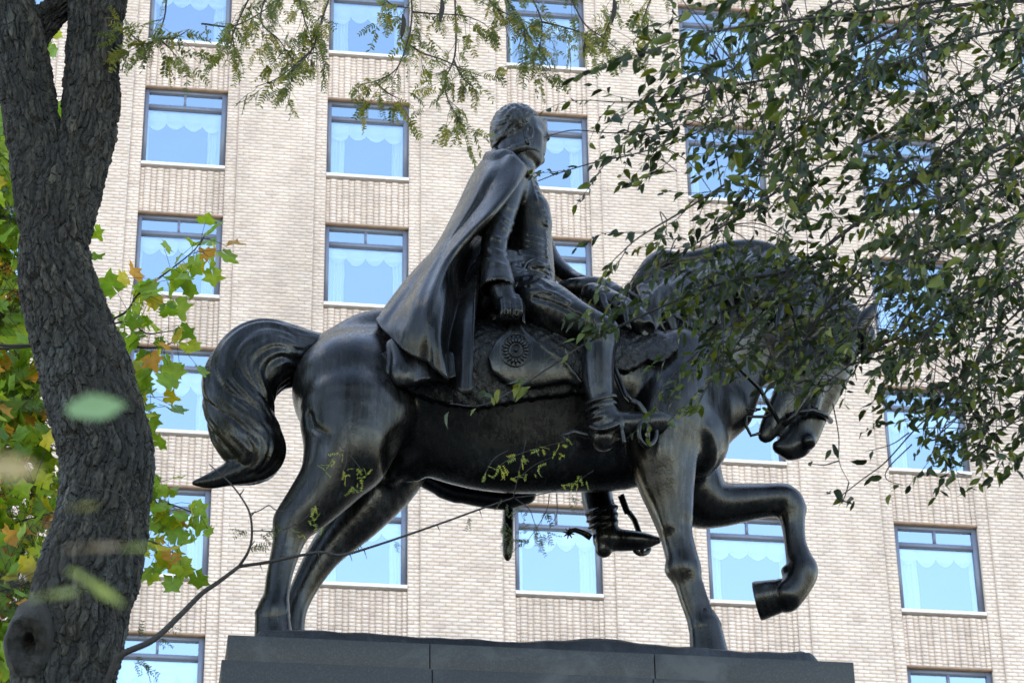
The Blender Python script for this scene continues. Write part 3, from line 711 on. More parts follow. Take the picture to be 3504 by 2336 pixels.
# ------------------------------------------------------------------ the rider
def rider_field():
    f = field_for((1600, 330, 2180, 1260), -.78, .62, .0098)
    f.chain([(1755, 640, 0, 82), (1792, 740, 0, 86), (1808, 840, 0, 83), (1814, 920, 0, 84), (1812, 1010, 0, 96)], .05, 1.35)
    f.chain([(1738, 634, -.22, 66), (1790, 672, .22, 66)], .06)
    f.chain([(1830, 715, -.13, 50), (1840, 760, -.12, 48)], .05)                                    # chest
    f.chain([(1752, 610, 0, 84), (1756, 555, 0, 74), (1764, 500, .0, 70)], .04)                     # neck
    # head, turned to look ahead and away
    f.chain([(1770, 446, .0, 86)], .03); f.chain([(1812, 450, .03, 60), (1822, 505, .04, 50), (1832, 540, .05, 28)], .04, .95)
    f.chain([(1800, 500, -.06, 42), (1818, 535, -.02, 34)], .04)                                    # jaw
    f.chain([(1842, 428, .03, 28), (1850, 446, .03, 20)], .025)                                     # forehead, brow
    f.chain([(1860, 444, .03, 8), (1873, 468, .03, 10), (1873, 476, .03, 9)], .012); f.chain([(1863, 485, .02, 9)], .010)
    f.chain([(1857, 504, .03, 11), (1855, 514, .03, 10)], .010); f.chain([(1854, 523, .03, 10)], .010); f.chain([(1850, 549, .03, 16)], .02)
    f.chain([(1836, 482, -.01, 18)], .025)                                                          # cheek
    f.chain([(1862, 533, .02, 5)], .01, op='sub')
    f.chain([(1830, 470, -.07, 30), (1830, 505, -.06, 28)], .05); f.chain([(1800, 520, -.09, 36), (1830, 548, -.03, 26)], .05)
    f.deco([(1809, 490, 7), (1801, 474, 6.5), (1798, 456, 6.5), (1802, 440, 6.5), (1812, 433, 6.5), (1820, 440, 6), (1822, 454, 5), (1818, 468, 5)], .005, .014); f.deco([(1811, 446, 4), (1812, 462, 5), (1809, 474, 5)], .004, .006)
    # near arm
    f.chain([(1740, 632, -.26, 60), (1728, 690, -.31, 54), (1704, 770, -.35, 50), (1692, 830, -.38, 46), (1692, 890, -.40, 45), (1700, 940, -.42, 46), (1722, 1010, -.44, 36), (1735, 1040, -.45, 40)], .03)
    f.chain([(1698, 915, -.41, 50), (1703, 980, -.43, 61)], .012)                                    # flared cuff
    f.chain([(1704, 1004, -.43, 58)], .012, op='sub'); f.chain([(1712, 980, -.43, 42), (1735, 1042, -.45, 40)], .012)
    for i, (x, L) in enumerate(((1712, 1), (1730, 1.1), (1749, 1.05), (1767, .9))):                      # four curled fingers
        f.chain([(x+8, 1032, -.505, 15), (x+12, 1064, -.53, 14.5), (x+2, 1090*1.0, -.50, 13), (x-6, 1086, -.45, 11)], .006)
    for x in (1723, 1742, 1760): f.deco([(x+8, 1038, 2.5), (x+10, 1062, 3), (x+4, 1088, 3)], .004, -.003, 'sub')
    f.chain([(1768, 1020, -.47, 15), (1785, 1052, -.48, 14), (1786, 1080, -.46, 12)], .008)             # thumb
    # far arm reaching to the reins
    f.chain([(1795, 690, .27, 58), (1838, 800, .33, 48), (1880, 890, .33, 42), (1945, 950, .25, 36), (1990, 972, .16, 34)], .03)
    for k in range(4): f.chain([(1985+k*13, 962, .11, 12), (2000+k*12, 985, .09, 11), (1990+k*11, 1000, .12, 10)], .006)
    f.chain([(1990, 950, .10, 12), (2015, 955, .06, 10)], .006)
    # thighs
    f.chain([(1800, 1020, -.20, 92), (1870, 1048, -.36, 88), (1960, 1092, -.46, 70), (2040, 1122, -.51, 55), (2078, 1138, -.53, 46), (2070, 1185, -.54, 42)], .04)
    f.chain([(1830, 1060, .20, 92), (1900, 1120, .40, 84), (2010, 1230, .50, 66), (2060, 1300, .54, 48)], .04)
    # saddle seat and coat tails behind
    f.chain([(1735, 1020, 0, 88), (1668, 1045, 0, 74), (1640, 1075, 0, 60)], .06, 2.0)
    f.chain([(1720, 940, .0, 70), (1680, 1010, .0, 66)], .06, 2.0)
    # cloth folds: sleeve, coat, breeches
    for (x0, y0, x1, y1) in ((1716, 742, 1758, 766), (1708, 762, 1750, 790), (1655, 842, 1733, 868), (1658, 880, 1736, 912), (1664, 800, 1730, 822), (1722, 700, 1766, 712)):
        f.deco([(x0, y0, 2), ((x0+x1)/2, (y0+y1)/2+6, 5), (x1, y1, 2)], .03, -.006)
    for i in range(6):
        y0 = 800+i*20; f.deco([(1756, y0+4, 3), (1790, y0, 4.5), (1840, y0+10, 4.5), (1868, y0+22, 3)], .02, -.006)
    f.deco([(1765, 958, 5), (1830, 950, 8), (1884, 980, 6)], .014); f.deco([(1775, 985, 5), (1830, 978, 8), (1884, 1006, 5)], .014)
    f.deco([(1775, 906, 9), (1830, 900, 12), (1884, 922, 9)], .008, -.006); f.deco([(1778, 928, 4), (1830, 924, 5), (1886, 944, 4)], .01, 0, 'sub')
    for i in range(12): f.deco([(1800+i*7, 908+((i*37) % 11), 4), (1806+i*7, 902+((i*53) % 13), 4)], .004, .002)
    f.deco([(1800, 1000, 5), (1880, 1000, 6), (1950, 1035, 5)], .018); f.deco([(1830, 1020, 4), (1900, 1040, 5), (1990, 1085, 4)], .02, 0, 'sub')
    for i in range(20):                                                                                  # embroidery down the coat front
        y0 = 606+i*18; x0 = 1822+min(46, (y0-600)*.30)+8*math.sin(i*2.1)*.3; f.deco([(x0, y0, 6), (x0+8, y0+7, 5)], .005, -.002)
    f.deco([(1812, 600, 4), (1838, 690, 5), (1862, 780, 5), (1870, 880, 5)], .008, -.002)
    return f
rf = rider_field()
rider = obj('rider_body', rf.mesh('rider_body'), M['bronze'], statue)
# hair
def hair():
    f = field_for((1650, 330, 1900, 560), -.24, .26, .0068)
    f.chain([(1766, 440, .005, 92)], .02); f.chain([(1744, 470, 0, 72), (1744, 515, 0, 64)], .04)
    X, Y, Z = f.grid((0, 0, 0), f.n); c = P(1766, 440)
    a = np.arctan2(Z-c[2], X-c[0]); b = np.arctan2(Y-c[1], Z-c[2]+.6)
    f.F = (f.F-.0035*np.sin(34*(Z-c[2])*(1.2)+20*(X-c[0])+3.5*np.sin(30*(Y-c[1])+9*a))-.003*np.sin(75*(Z-c[2])+35*(Y-c[1])+3*np.sin(40*(X-c[0])))-.002*vnoise(X, Y, Z, 120, 1)).astype(np.float32)
    # face side stays bare: cut by a slanted plane, leave a side whisker
    A = P(1764, 512); B = P(1846, 396); n = np.array([B[2]-A[2], 0, -(B[0]-A[0])]); n /= np.linalg.norm(n)
    pl = (X-A[0])*n[0]+(Z-A[2])*n[2]+0*Y
    f.F = np.maximum(f.F, pl+.012*np.sin(60*(Z-c[2]))+.006).astype(np.float32)
    f.F = np.maximum(f.F, (P(1740, 508)[2]-Z)+0*X+0*Y+.01*np.sin(50*Y)).astype(np.float32)
    return f.mesh('hair')
obj('hair', hair(), M['bronze'], rider)
# standing collar
def collar():
    V = []; n = 40
    for r, dy in ((88, 4), (86, -30), (80, -33), (78, 4)):
        for k in range(n):
            a = -2.55+k/(n-1)*5.1; c = P(1776, 566+dy); e = P(1788, 560, 0)
            V.append((c[0]-math.cos(a)*r/SPM*.95, c[1]+math.sin(a)*r/SPM, c[2]-.05*math.cos(a)+.02))
    Q = [(i*n+k, i*n+k+1, ((i+1) % 4)*n+k+1, ((i+1) % 4)*n+k) for i in range(4) for k in range(n-1)]
    return mesh_np('collar', V, Q, smooth=True)
obj('collar', collar(), M['bronze'], rider)

# boots with creased ankles
def boot(near):
    if near:
        f = field_for((1900, 1120, 2330, 1580), -.78, -.3, .0088); y = -.55
        f.chain([(2052, 1168, y, 56), (2046, 1250, y, 54), (2050, 1330, y, 50), (2058, 1390, y, 45), (2066, 1440, y, 47), (2066, 1480, y, 46)], .02)
        f.chain([(2052, 1162, y, 59), (2050, 1176, y, 58)], .008)
        f.chain([(2072, 1452, y, 50), (2130, 1456, y, 47), (2195, 1452, y, 44), (2250, 1442, y, 36), (2282, 1434, y, 20)], .03)
        f.chain([(2066, 1488, y, 46), (2064, 1502, y, 42)], .015); f.chain([(2150, 1530, y, 20), (2180, 1520, y, 14)], .03, op='sub')
        f.deco([(2110, 1505, 5), (2190, 1490, 5), (2270, 1465, 5)], .006, -.002)
        for k, (yy, w) in enumerate(((1362, 0), (1385, 1), (1405, 0), (1422, 1))):
            f.chain([(2004+3*k, yy+20, y-.02, 6), (2045, yy+4, y-.09, 8), (2100, yy-8, y-.06, 8), (2112, yy+10, y, 6)], .014)
        f.chain([(2020, 1462, y-.05, 9), (2060, 1470, y-.10, 10), (2110, 1450, y-.085, 9), (2122, 1420, y-.02, 8)], .008)   # spur strap
        f.chain([(2120, 1432, y-.08, 8), (2136, 1512, y-.07, 8)], .008)
    else:
        f = field_for((1930, 1560, 2300, 1940), .3, .8, .0095); y = .55
        f.chain([(2045, 1600, y, 54), (2042, 1690, y, 54), (2058, 1760, y, 54), (2070, 1810, y, 46), (2072, 1845, y, 44)], .02)
        f.chain([(2080, 1845, y, 40), (2140, 1848, y, 38), (2200, 1850, y, 30), (2250, 1848, y, 13)], .03)
        f.chain([(2070, 1866, y, 34), (2066, 1878, y, 30)], .012)
        for k, yy in enumerate((1740, 1765, 1788)):
            f.chain([(2005+5*k, yy+18, y-.02, 6), (2050, yy+4, y-.10, 9), (2108, yy-6, y-.05, 9)], .014)
    return f.mesh('boot')
bn = obj('boot', boot(True), M['bronze'], rider); bf = obj('boot', boot(False), M['bronze'], rider)
# spurs with rowels
def spur(pts, y, c, R):
    V, Q, T = tube_me('s', [P(a, b, y) for a, b, _ in pts], [r/SPM for _, _, r in pts], 10); n0 = len(V); Vs = [V]; Qs = [Q]; Ts = [T]
    for k in range(8):
        a = k*math.pi/4+.2
        v, q, t = tube_me('s', [P(c[0], c[1], y), P(c[0]+R*math.cos(a), c[1]+R*math.sin(a), y)], [.009, .003], 6); Vs.append(v); Qs.append(q+n0); Ts.append(t+n0); n0 += len(v)
    return obj('spur', mesh_np('spur', np.vstack(Vs), np.vstack(Qs), np.vstack(Ts), smooth=True), M['bronze'], rider)
spur([(2040, 1490, 12), (2000, 1488, 10), (1965, 1478, 8), (1942, 1484, 6), (1934, 1492, 9)], -.55, (1934, 1492), 17)
spur([(2022, 1838, 12), (1995, 1822, 10), (1968, 1812, 9), (1950, 1816, 9), (1946, 1823, 9)], .55, (1946, 1823), 20)
# stirrups and leathers
def stirrup(cx, cy, y, rx, ry, top, strap):
    ring = [P(cx+rx*math.cos(a), cy+ry*math.sin(a), y+.035*math.cos(a)) for a in np.linspace(0, 2*math.pi, 28, endpoint=False)]
    s_ = tube('stirrup', ring, 9/SPM, M['bronze'], horse, 8, True)
    tube('tread_bar', [P(cx, cy-ry, y-.01), P(cx+2, cy, y-.02), P(cx, cy+ry, y-.01)], 8/SPM, M['bronze'], s_)
    tube('stirrup_arch', [P(a, b, y-.02) for a, b in top], [10/SPM]*len(top), M['bronze'], s_, 10)
    tube('stirrup_leather', [P(a, b, yy) for a, b, yy in strap], 7/SPM, M['bronze'], s_, 6)
    tube('stirrup_leather', [P(a-9, b+6, yy+.01) for a, b, yy in strap], 6/SPM, M['bronze'], s_, 6)
stirrup(2215, 1478, -.60, 30, 46, [(2162, 1370), (2185, 1382), (2203, 1405), (2216, 1434)], [(2096, 1232, -.50), (2118, 1290, -.52), (2140, 1345, -.55), (2162, 1372, -.58)])
stirrup(2196, 1876, .60, 24, 18, [(2152, 1752), (2172, 1780), (2190, 1830), (2202, 1862)], [(2128, 1690, .52), (2140, 1722, .55), (2152, 1752, .58)])

# ---- cloak: one heavy sheet, control columns from the far edge round the back to the near front edge
CLK = [  # each column: (px, py, depth) from the shoulders to the hem
 [(1822, 640, .34), (1790, 740, .42), (1730, 840, .48), (1680, 940, .52), (1620, 1050, .56), (1560, 1160, .58), (1500, 1270, .60), (1470, 1370, .60)],
 [(1775, 556, .24), (1690, 640, .34), (1610, 750, .38), (1540, 860, .42), (1470, 950, .45), (1410, 1040, .46), (1360, 1120, .46), (1330, 1180, .46)],
 [(1722, 508, .03), (1634, 586, .07), (1564, 716, .09), (1498, 836, .07), (1438, 908, .02), (1383, 973, -.04), (1334, 1038, -.10), (1296, 1092, -.14)],
 [(1700, 512, -.11), (1638, 590, -.11), (1576, 712, -.10), (1508, 834, -.13), (1446, 914, -.18), (1384, 990, -.25), (1334, 1058, -.31), (1298, 1112, -.36)],
 [(1720, 518, -.24), (1664, 596, -.36), (1602, 712, -.37), (1530, 828, -.36), (1462, 926, -.38), (1400, 1018, -.42), (1356, 1100, -.46), (1348, 1166, -.50)],
 [(1756, 534, -.32), (1708, 604, -.38), (1636, 712, -.38), (1562, 808, -.38), (1490, 912, -.48), (1430, 1030, -.62), (1404, 1130, -.63), (1402, 1214, -.60)],
 [(1790, 562, -.34), (1752, 632, -.47), (1680, 726, -.53), (1602, 808, -.53), (1530, 906, -.54), (1480, 1030, -.70), (1462, 1140, -.70), (1472, 1246, -.64)],
 [(1800, 582, -.28), (1760, 650, -.40), (1690, 744, -.42), (1620, 830, -.36), (1560, 930, -.38), (1524, 1040, -.62), (1504, 1160, -.71), (1522, 1294, -.69)],
 [(1796, 596, -.20), (1742, 680, -.16), (1672, 790, -.14), (1624, 874, -.14), (1586, 960, -.22), (1556, 1060, -.42), (1530, 1180, -.50), (1538, 1316, -.54)],
 [(1788, 610, -.14), (1728, 706, -.10), (1672, 816, -.10), (1636, 900, -.14), (1612, 980, -.34), (1596, 1080, -.52), (1584, 1200, -.61), (1578, 1345, -.63)],
 [(1782, 615, -.10), (1722, 716, -.06), (1674, 830, -.06), (1648, 905, -.16), (1634, 985, -.40), (1625, 1090, -.55), (1618, 1210, -.62), (1613, 1348, -.64)],
]
def bspl(C, n):
    """clamped-ish Catmull-Rom resampling along axis 0 (passes through the controls)"""
    C = np.asarray(C, float); e = np.concatenate([2*C[:1]-C[1:2], C, 2*C[-1:]-C[-2:-1]]); out = []
    for i in range(len(C)-1):
        a, b, c, d = e[i], e[i+1], e[i+2], e[i+3]
        for t in np.linspace(0, 1, n, endpoint=False): out.append(.5*((2*b)+(-a+c)*t+(2*a-5*b+4*c-d)*t*t+(-a+3*b-3*c+d)*t**3))
    out.append(C[-1]); return np.array(out)
def cloak():
    C = np.array([[P(*q) for q in col] for col in CLK])
    S = bspl(bspl(C, 8).transpose(1, 0, 2), 8).transpose(1, 0, 2)        # (nu, nv, 3)
    nu, nv = S.shape[:2]
    du = np.gradient(S, axis=0); dv = np.gradient(S, axis=1); N = np.cross(du, dv); N /= np.linalg.norm(N, axis=2, keepdims=True)+1e-9
    u = np.linspace(0, 1, nu)[:, None]; v = np.linspace(0, 1, nv)[None]
    fold = .016*np.sin(u*34+2.2*v+1.2*np.sin(4*v+7*u))*np.clip(1.1-v, .15, 1)*np.clip((.6-u)*8, 0.1, 1)+.0045*np.sin(u*70+5*v+3*np.sin(6*v))*np.clip(v, .2, 1)*(u < .85)+.006*np.sin(u*19+11*v)*np.clip(v-.3, 0, 1)
    S = S+N*fold[..., None]
    th = .012+.012*(u > .985)+.0*v
    th = np.broadcast_to(th, (nu, nv))
    A, B = S+N*th[..., None], S-N*th[..., None]
    V = np.concatenate([A.reshape(-1, 3), B.reshape(-1, 3)]); I = np.arange(nu*nv).reshape(nu, nv); J = I+nu*nv
    q = lambda a, b, c, d: np.stack([a, b, c, d], -1).reshape(-1, 4)
    Q = np.concatenate([q(I[:-1, :-1], I[1:, :-1], I[1:, 1:], I[:-1, 1:]), q(J[:-1, :-1], J[:-1, 1:], J[1:, 1:], J[1:, :-1]),
        q(I[0, :-1], I[0, 1:], J[0, 1:], J[0, :-1]), q(I[-1, :-1], J[-1, :-1], J[-1, 1:], I[-1, 1:]), q(I[:-1, 0], J[:-1, 0], J[1:, 0], I[1:, 0]), q(I[:-1, -1], I[1:, -1], J[1:, -1], J[:-1, -1])])
    me = mesh_np('cloak', V, Q, smooth=True)
    bm = bmesh.new(); bm.from_mesh(me); bmesh.ops.recalc_face_normals(bm, faces=bm.faces); bm.to_mesh(me); bm.free()
    return me
clk = obj('cloak', cloak(), M['bronze'], rider)
# shoulder yoke and cord of the cloak
def yoke():
    f = field_for((1590, 470, 1860, 720), -.5, .5, .0095)
    f.chain([(1690, 552, -.12, 40), (1725, 560, -.20, 52), (1765, 586, -.24, 40)], .05); f.chain([(1705, 546, 0, 40), (1740, 575, .2, 46)], .05)
    f.chain([(1740, 600, -.27, 42), (1715, 650, -.30, 36)], .05)
    f.chain([(1772, 570, -.29, 14), (1795, 590, -.27, 13), (1815, 600, -.2, 12)], .02)
    for k in range(7): f.chain([(1788+k*6, 600+k*2, -.27+.02*k, 5), (1787+k*6, 622+k*2, -.27+.02*k, 4)], .006)
    X, Y, Z = f.grid((0, 0, 0), f.n); f.F = (f.F+.006*np.sin(46*(X+.7*Z)+3*np.sin(9*Z))).astype(np.float32)
    return f.mesh('cloak_yoke')
obj('cloak_yoke', yoke(), M['bronze'], rider)
# under-skirt of the coat showing below the cloak, far fold below the belly, sabre scabbard
def skirt():
    f = field_for((1290, 1080, 1720, 1440), -.78, -.2, .011)
    f.chain([(1390, 1180, -.46, 50), (1400, 1240, -.50, 56), (1395, 1276, -.52, 56)], .03, .5); f.chain([(1350, 1190, -.42, 30), (1345, 1270, -.46, 34)], .03, .6)
    f.chain([(1450, 1220, -.52, 60), (1470, 1310, -.54, 60)], .03, .45); f.chain([(1560, 1260, -.52, 60), (1560, 1338, -.55, 62)], .03, .4)
    X, Y, Z = f.grid((0, 0, 0), f.n); f.F = np.maximum(f.F+.009*np.sin(34*X+4*Z), P(1450, 1322, -.5)[2]-Z+.15*(X-P(1450, 1322, -.5)[0])).astype(np.float32)
    return f.mesh('coat_skirt')
obj('coat_skirt', skirt(), M['bronze'], rider)
def farfold():
    f = field_for((1360, 1560, 1860, 1800), .3, .8, .012)
    f.chain([(1420, 1610, .52, 40), (1520, 1668, .55, 34), (1600, 1690, .56, 36), (1720, 1705, .56, 40), (1800, 1690, .55, 36)], .03)
    f.chain([(1520, 1672, .56, 34), (1560, 1690, .56, 30)], .02)
    return f.mesh('cloak_far_fold')
obj('cloak_far_fold', farfold(), M['bronze'], rider)
tube('sabre_scabbard', [P(1760, 1500, .62), P(1748, 1640, .64), P(1740, 1760, .64), P(1738, 1870, .64), P(1737, 1900, .64), P(1737, 1916, .64)], [20/SPM, 20/SPM, 19/SPM, 19/SPM, 16/SPM, 6/SPM], M['bronze'], rider, 12)
# sword knot cord and whip from the near hand
tube('cord', [P(1838, 880, -.22), P(1800, 900, -.27), P(1780, 945, -.31), P(1762, 985, -.40)], 6/SPM, M['bronze'], rider, 6)
tube('whip_thong', [P(1782, 1050, -.50), P(1790, 1075, -.52), P(1792, 1100, -.53), P(1797, 1112, -.53)], [7/SPM, 7/SPM, 6/SPM, 3/SPM], M['bronze'], rider, 6)

# ---- bridle, breast strap, curb chain
tube('noseband', [P(2842, 1440, .06), P(2825, 1420, -.06), P(2780, 1405, -.11), P(2735, 1410, -.10), P(2690, 1425, -.05)], 11/SPM, M['bronze'], horse, 8)
tube('cheek_strap', [P(2900, 1140, -.12), P(2830, 1240, -.15), P(2770, 1340, -.13), P(2720, 1420, -.11), P(2680, 1455, -.08)], 10/SPM, M['bronze'], horse, 8)
tube('rein', [P(2668, 1448, -.09), P(2600, 1330, -.17), P(2480, 1210, -.27), P(2330, 1090, -.30), P(2150, 1000, -.12), P(2030, 985, .03)], 8/SPM, M['bronze'], horse, 8)
tube('breast_strap', [P(2350, 1120, -.24), P(2420, 1250, -.28), P(2478, 1400, -.18), P(2470, 1500, -.06), P(2452, 1570, -.05), P(2400, 1640, -.12)], 9/SPM, M['bronze'], horse, 8)
tube('bit_shank', [P(2640, 1420, -.08), P(2612, 1425, -.09), P(2555, 1425, -.09), P(2552, 1455, -.09), P(2570, 1490, -.09), P(2600, 1482, -.09)], 6/SPM, M['bronze'], horse, 8)
ch = crom([(2505, 1345, -.1, 1), (2530, 1385, -.1, 1), (2560, 1402, -.1, 1), (2600, 1400, -.1, 1)], 4)
for i in range(len(ch)-1):
    a, b = ch[i], ch[i+1]; c = (a+b)/2; d = (b-a)[:2]; L = np.hypot(*d)*.72; d /= np.hypot(*d); w = L*.62*(1 if i % 2 == 0 else .5)
    ring = [P(c[0]+L*math.cos(t)*d[0]-w*math.sin(t)*d[1], c[1]+L*math.cos(t)*d[1]+w*math.sin(t)*d[0], -.1+(.015*math.sin(t) if i % 2 else 0)) for t in np.linspace(0, 2*math.pi, 12, endpoint=False)]
    tube('chain_link', ring, 2.6/SPM, M['bronze'], horse, 6, True)

# ---- bronze ground under the hooves
def ground_cast():
    x0, x1 = P(862, 2170, -.6)[0], P(2800, 2230, -.6)[0]; nx, ny = 150, 34
    u, v = np.meshgrid(np.linspace(0, 1, nx), np.linspace(0, 1, ny), indexing='ij')
    X = x0+(x1-x0)*u; Y = YS-.70+1.40*v
    e = np.minimum(np.minimum(u/.025, (1-u)/.03), np.minimum(v/.05, (1-v)/.05)); e = np.clip(e, 0, 1)**.5
    h = .125+.010*np.sin(X*3.1+1)*np.cos(Y*3)+.005*np.sin(X*11+4*Y)*np.sin(X*2.3)+.004*np.sin(X*23+Y*11)*np.sin(X*5+1)
    h = h+.035*np.exp(-((X-P(2050, 2170, -.6)[0])/.3)**2)+.03*np.exp(-((X-P(2700, 2200)[0])/.16)**2)
    Z = zbase+.004+h*e
    Y = Y+np.where(v < .5, -1, 1)*.012*np.sin(X*9+2*np.sin(X*4))*np.clip(1-e, 0, 1)
    V = np.stack([X, Y, Z], -1).reshape(-1, 3); I = np.arange(nx*ny).reshape(nx, ny)
    Q = np.stack([I[:-1, :-1], I[1:, :-1], I[1:, 1:], I[:-1, 1:]], -1).reshape(-1, 4)
    return mesh_np('bronze_base', V, Q, smooth=True)
obj('bronze_base', ground_cast(), M['bronze_base'], statue)

# ------------------------------------------------------------------ granite pedestal
def m_granite():
    s = NT('dark_granite', .55); c = s.coord('Object')
    v = s.n('ShaderNodeTexVoronoi'); v.inputs['Scale'].default_value = 130; s.l(c, v.inputs['Vector'])
    sp = s.ramp(v.outputs['Color'], [(.2, (.003, .0034, .0034)), (.55, (.006, .0066, .0066)), (.9, (.019, .0195, .019))])
    st = s.noise(c, 2.3, 6, .62, .5)
    k = s.mix(s.ramp(st, [(.54, (0, 0, 0)), (.70, (.8, .8, .8))]), sp, (.04, .042, .043))
    s.set('Base Color', k); s.bump(s.noise(c, 160, 3), .35, .003); return s.m
M['granite'] = m_granite()
YF = YS-.80
ped = thing('granite_pedestal', (P(1850, 2217)[0], YS, 0), 'dark grey granite pedestal of jointed blocks under the bronze horse', 'pedestal')
xa, xb = P(780, 2169, -.8)[0], P(2921, 2264, -.8)[0]
c1 = .172
j1, j2 = P(1471, 2230, -.8)[0], P(2240, 2265, -.8)[0]
def block(b): return obj('granite_block', box_mesh('granite_block', [b], bevel=.006), M['granite'], ped)
gp = .0022
for a, b in ((xa, j1-gp), (j1+gp, j2-gp), (j2+gp, xb)):
    block((a, b, YF, YF+.78, zbase-c1, zbase)); block((a, b, YF+.787, YF+1.6, zbase-c1, zbase))
z1 = zbase-c1-.005; o1 = .035
for z0, xs in ((z1-.62, (j1+.01, j2-.02)), (z1-1.3, (j1+.5, j2+.3)), (z1-2.0, (j1-.1, j2+.1)), (z1-2.9, (j1+.3, j2-.4)), (z1-4.2, (j1, j2)), (0.0, (j1+.2, j2+.3))):
    ed = [xa-o1, *xs, xb+o1]
    for a, b in zip(ed[:-1], ed[1:]): block((a+gp, b-gp, YF-o1, YF+1.6+o1, z0, z1))
    z1 = z0-.005; o1 += .02 if z0 > 2 else .25

# ------------------------------------------------------------------ trees
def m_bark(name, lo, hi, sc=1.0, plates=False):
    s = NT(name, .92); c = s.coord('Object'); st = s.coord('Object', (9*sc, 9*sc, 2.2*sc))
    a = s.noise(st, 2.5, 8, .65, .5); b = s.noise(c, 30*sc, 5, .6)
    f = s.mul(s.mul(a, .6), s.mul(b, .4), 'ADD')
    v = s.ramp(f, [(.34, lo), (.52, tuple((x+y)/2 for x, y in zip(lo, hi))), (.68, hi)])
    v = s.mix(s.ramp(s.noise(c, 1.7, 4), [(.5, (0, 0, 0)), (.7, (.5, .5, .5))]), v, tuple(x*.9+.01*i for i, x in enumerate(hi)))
    if plates:
        al = s.n('ShaderNodeVertexColor'); al.layer_name = 'col'; v = s.mix(1.0, v, al.outputs[0], 'MULTIPLY')
        wp = s.n('ShaderNodeVectorMath', operation='ADD'); nz = s.n('ShaderNodeTexNoise'); nz.inputs['Scale'].default_value = 7; nz.inputs['Detail'].default_value = 5
        s.l(c, nz.inputs['Vector']); sc_ = s.n('ShaderNodeVectorMath', operation='SCALE'); sc_.inputs['Scale'].default_value = .10; s.l(nz.outputs['Color'], sc_.inputs[0]); s.l(c, wp.inputs[0]); s.l(sc_.outputs[0], wp.inputs[1])
        mp = s.n('ShaderNodeMapping'); mp.inputs['Scale'].default_value = (26, 26, 8); s.l(wp.outputs[0], mp.inputs[0])
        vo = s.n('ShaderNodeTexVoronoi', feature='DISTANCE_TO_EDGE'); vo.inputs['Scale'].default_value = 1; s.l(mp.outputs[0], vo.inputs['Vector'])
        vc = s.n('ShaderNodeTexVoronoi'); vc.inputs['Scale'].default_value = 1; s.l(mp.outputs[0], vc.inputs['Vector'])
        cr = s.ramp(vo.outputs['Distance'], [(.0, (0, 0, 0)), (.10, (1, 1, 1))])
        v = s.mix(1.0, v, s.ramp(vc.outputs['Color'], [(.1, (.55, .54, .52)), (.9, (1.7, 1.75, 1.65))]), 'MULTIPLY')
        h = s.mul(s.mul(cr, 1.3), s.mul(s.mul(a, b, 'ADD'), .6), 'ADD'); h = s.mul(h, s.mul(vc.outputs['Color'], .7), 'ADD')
        s.set('Base Color', v); s.bump(h, 1.0, .016); return s.m
    s.set('Base Color', v); s.bump(s.mul(a, b, 'ADD'), .9, .02); return s.m
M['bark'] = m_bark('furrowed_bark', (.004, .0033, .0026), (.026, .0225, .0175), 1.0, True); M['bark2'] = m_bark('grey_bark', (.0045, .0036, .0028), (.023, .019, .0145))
M['twig'] = m_bark('twig_bark', (.022, .018, .017), (.06, .05, .045), 6)
def m_leaf(name, trans, rough=.5, spec=.3, tcol=1.5):
    s = NT(name, rough, spec=spec); a = s.n('ShaderNodeVertexColor'); a.layer_name = 'col'
    c = s.coord('Object'); v = s.mix(1.0, a.outputs[0], s.ramp(s.noise(c, 22, 4), [(.3, (.78, .8, .75)), (.7, (1.18, 1.15, 1.1))]), 'MULTIPLY')
    s.set('Base Color', v); tr = s.n('ShaderNodeBsdfTranslucent'); s.l(s.mix(1.0, v, (tcol*1.05, tcol, tcol*.6), 'MULTIPLY'), tr.inputs[0])
    mx = s.n('ShaderNodeMixShader'); mx.inputs[0].default_value = trans; out = s.t.nodes['Material Output']
    s.l(s.b.outputs[0], mx.inputs[1]); s.l(tr.outputs[0], mx.inputs[2]); s.l(mx.outputs[0], out.inputs[0]); return s.m
M['leaf_elm'] = m_leaf('green_leaf', .3); M['leaf_tulip'] = m_leaf('autumn_leaf', .5, .45); M['leaf_locust'] = m_leaf('locust_leaflet', .4)

def fan(outline, cup=0.0, fold=0.0, curl=0.0):
    """leaf blade from a half outline [(along, half width)...]: midrib plus two sides, slightly folded and curled"""
    V = []; 
    for x, w in outline:
        z = -curl*x*x
        V += [(x, -w, z+fold*w+cup*w*w), (x, 0, z), (x, w, z+fold*w+cup*w*w)]
    Q = []
    for i in range(len(outline)-1):
        a = i*3; Q += [(a, a+3, a+4, a+1), (a+1, a+4, a+5, a+2)]
    return np.array(V, float), np.array(Q)
def ovate(L, W, fold, curl, rr):
    o = [(0, .02), (.10, .5), (.28, .93), (.45, 1.0), (.65, .80), (.83, .42), (.94, .13), (1, .01)]
    j = [1+rr.uniform(-.08, .08) for _ in o]
    V, Q = fan([(x*L, w*W*q/2) for (x, w), q in zip(o, j)], 0, fold, curl/L)
    V[:, 2] += .03*L*np.sin(V[:, 0]/L*9+V[:, 1]/W*3); return V, Q
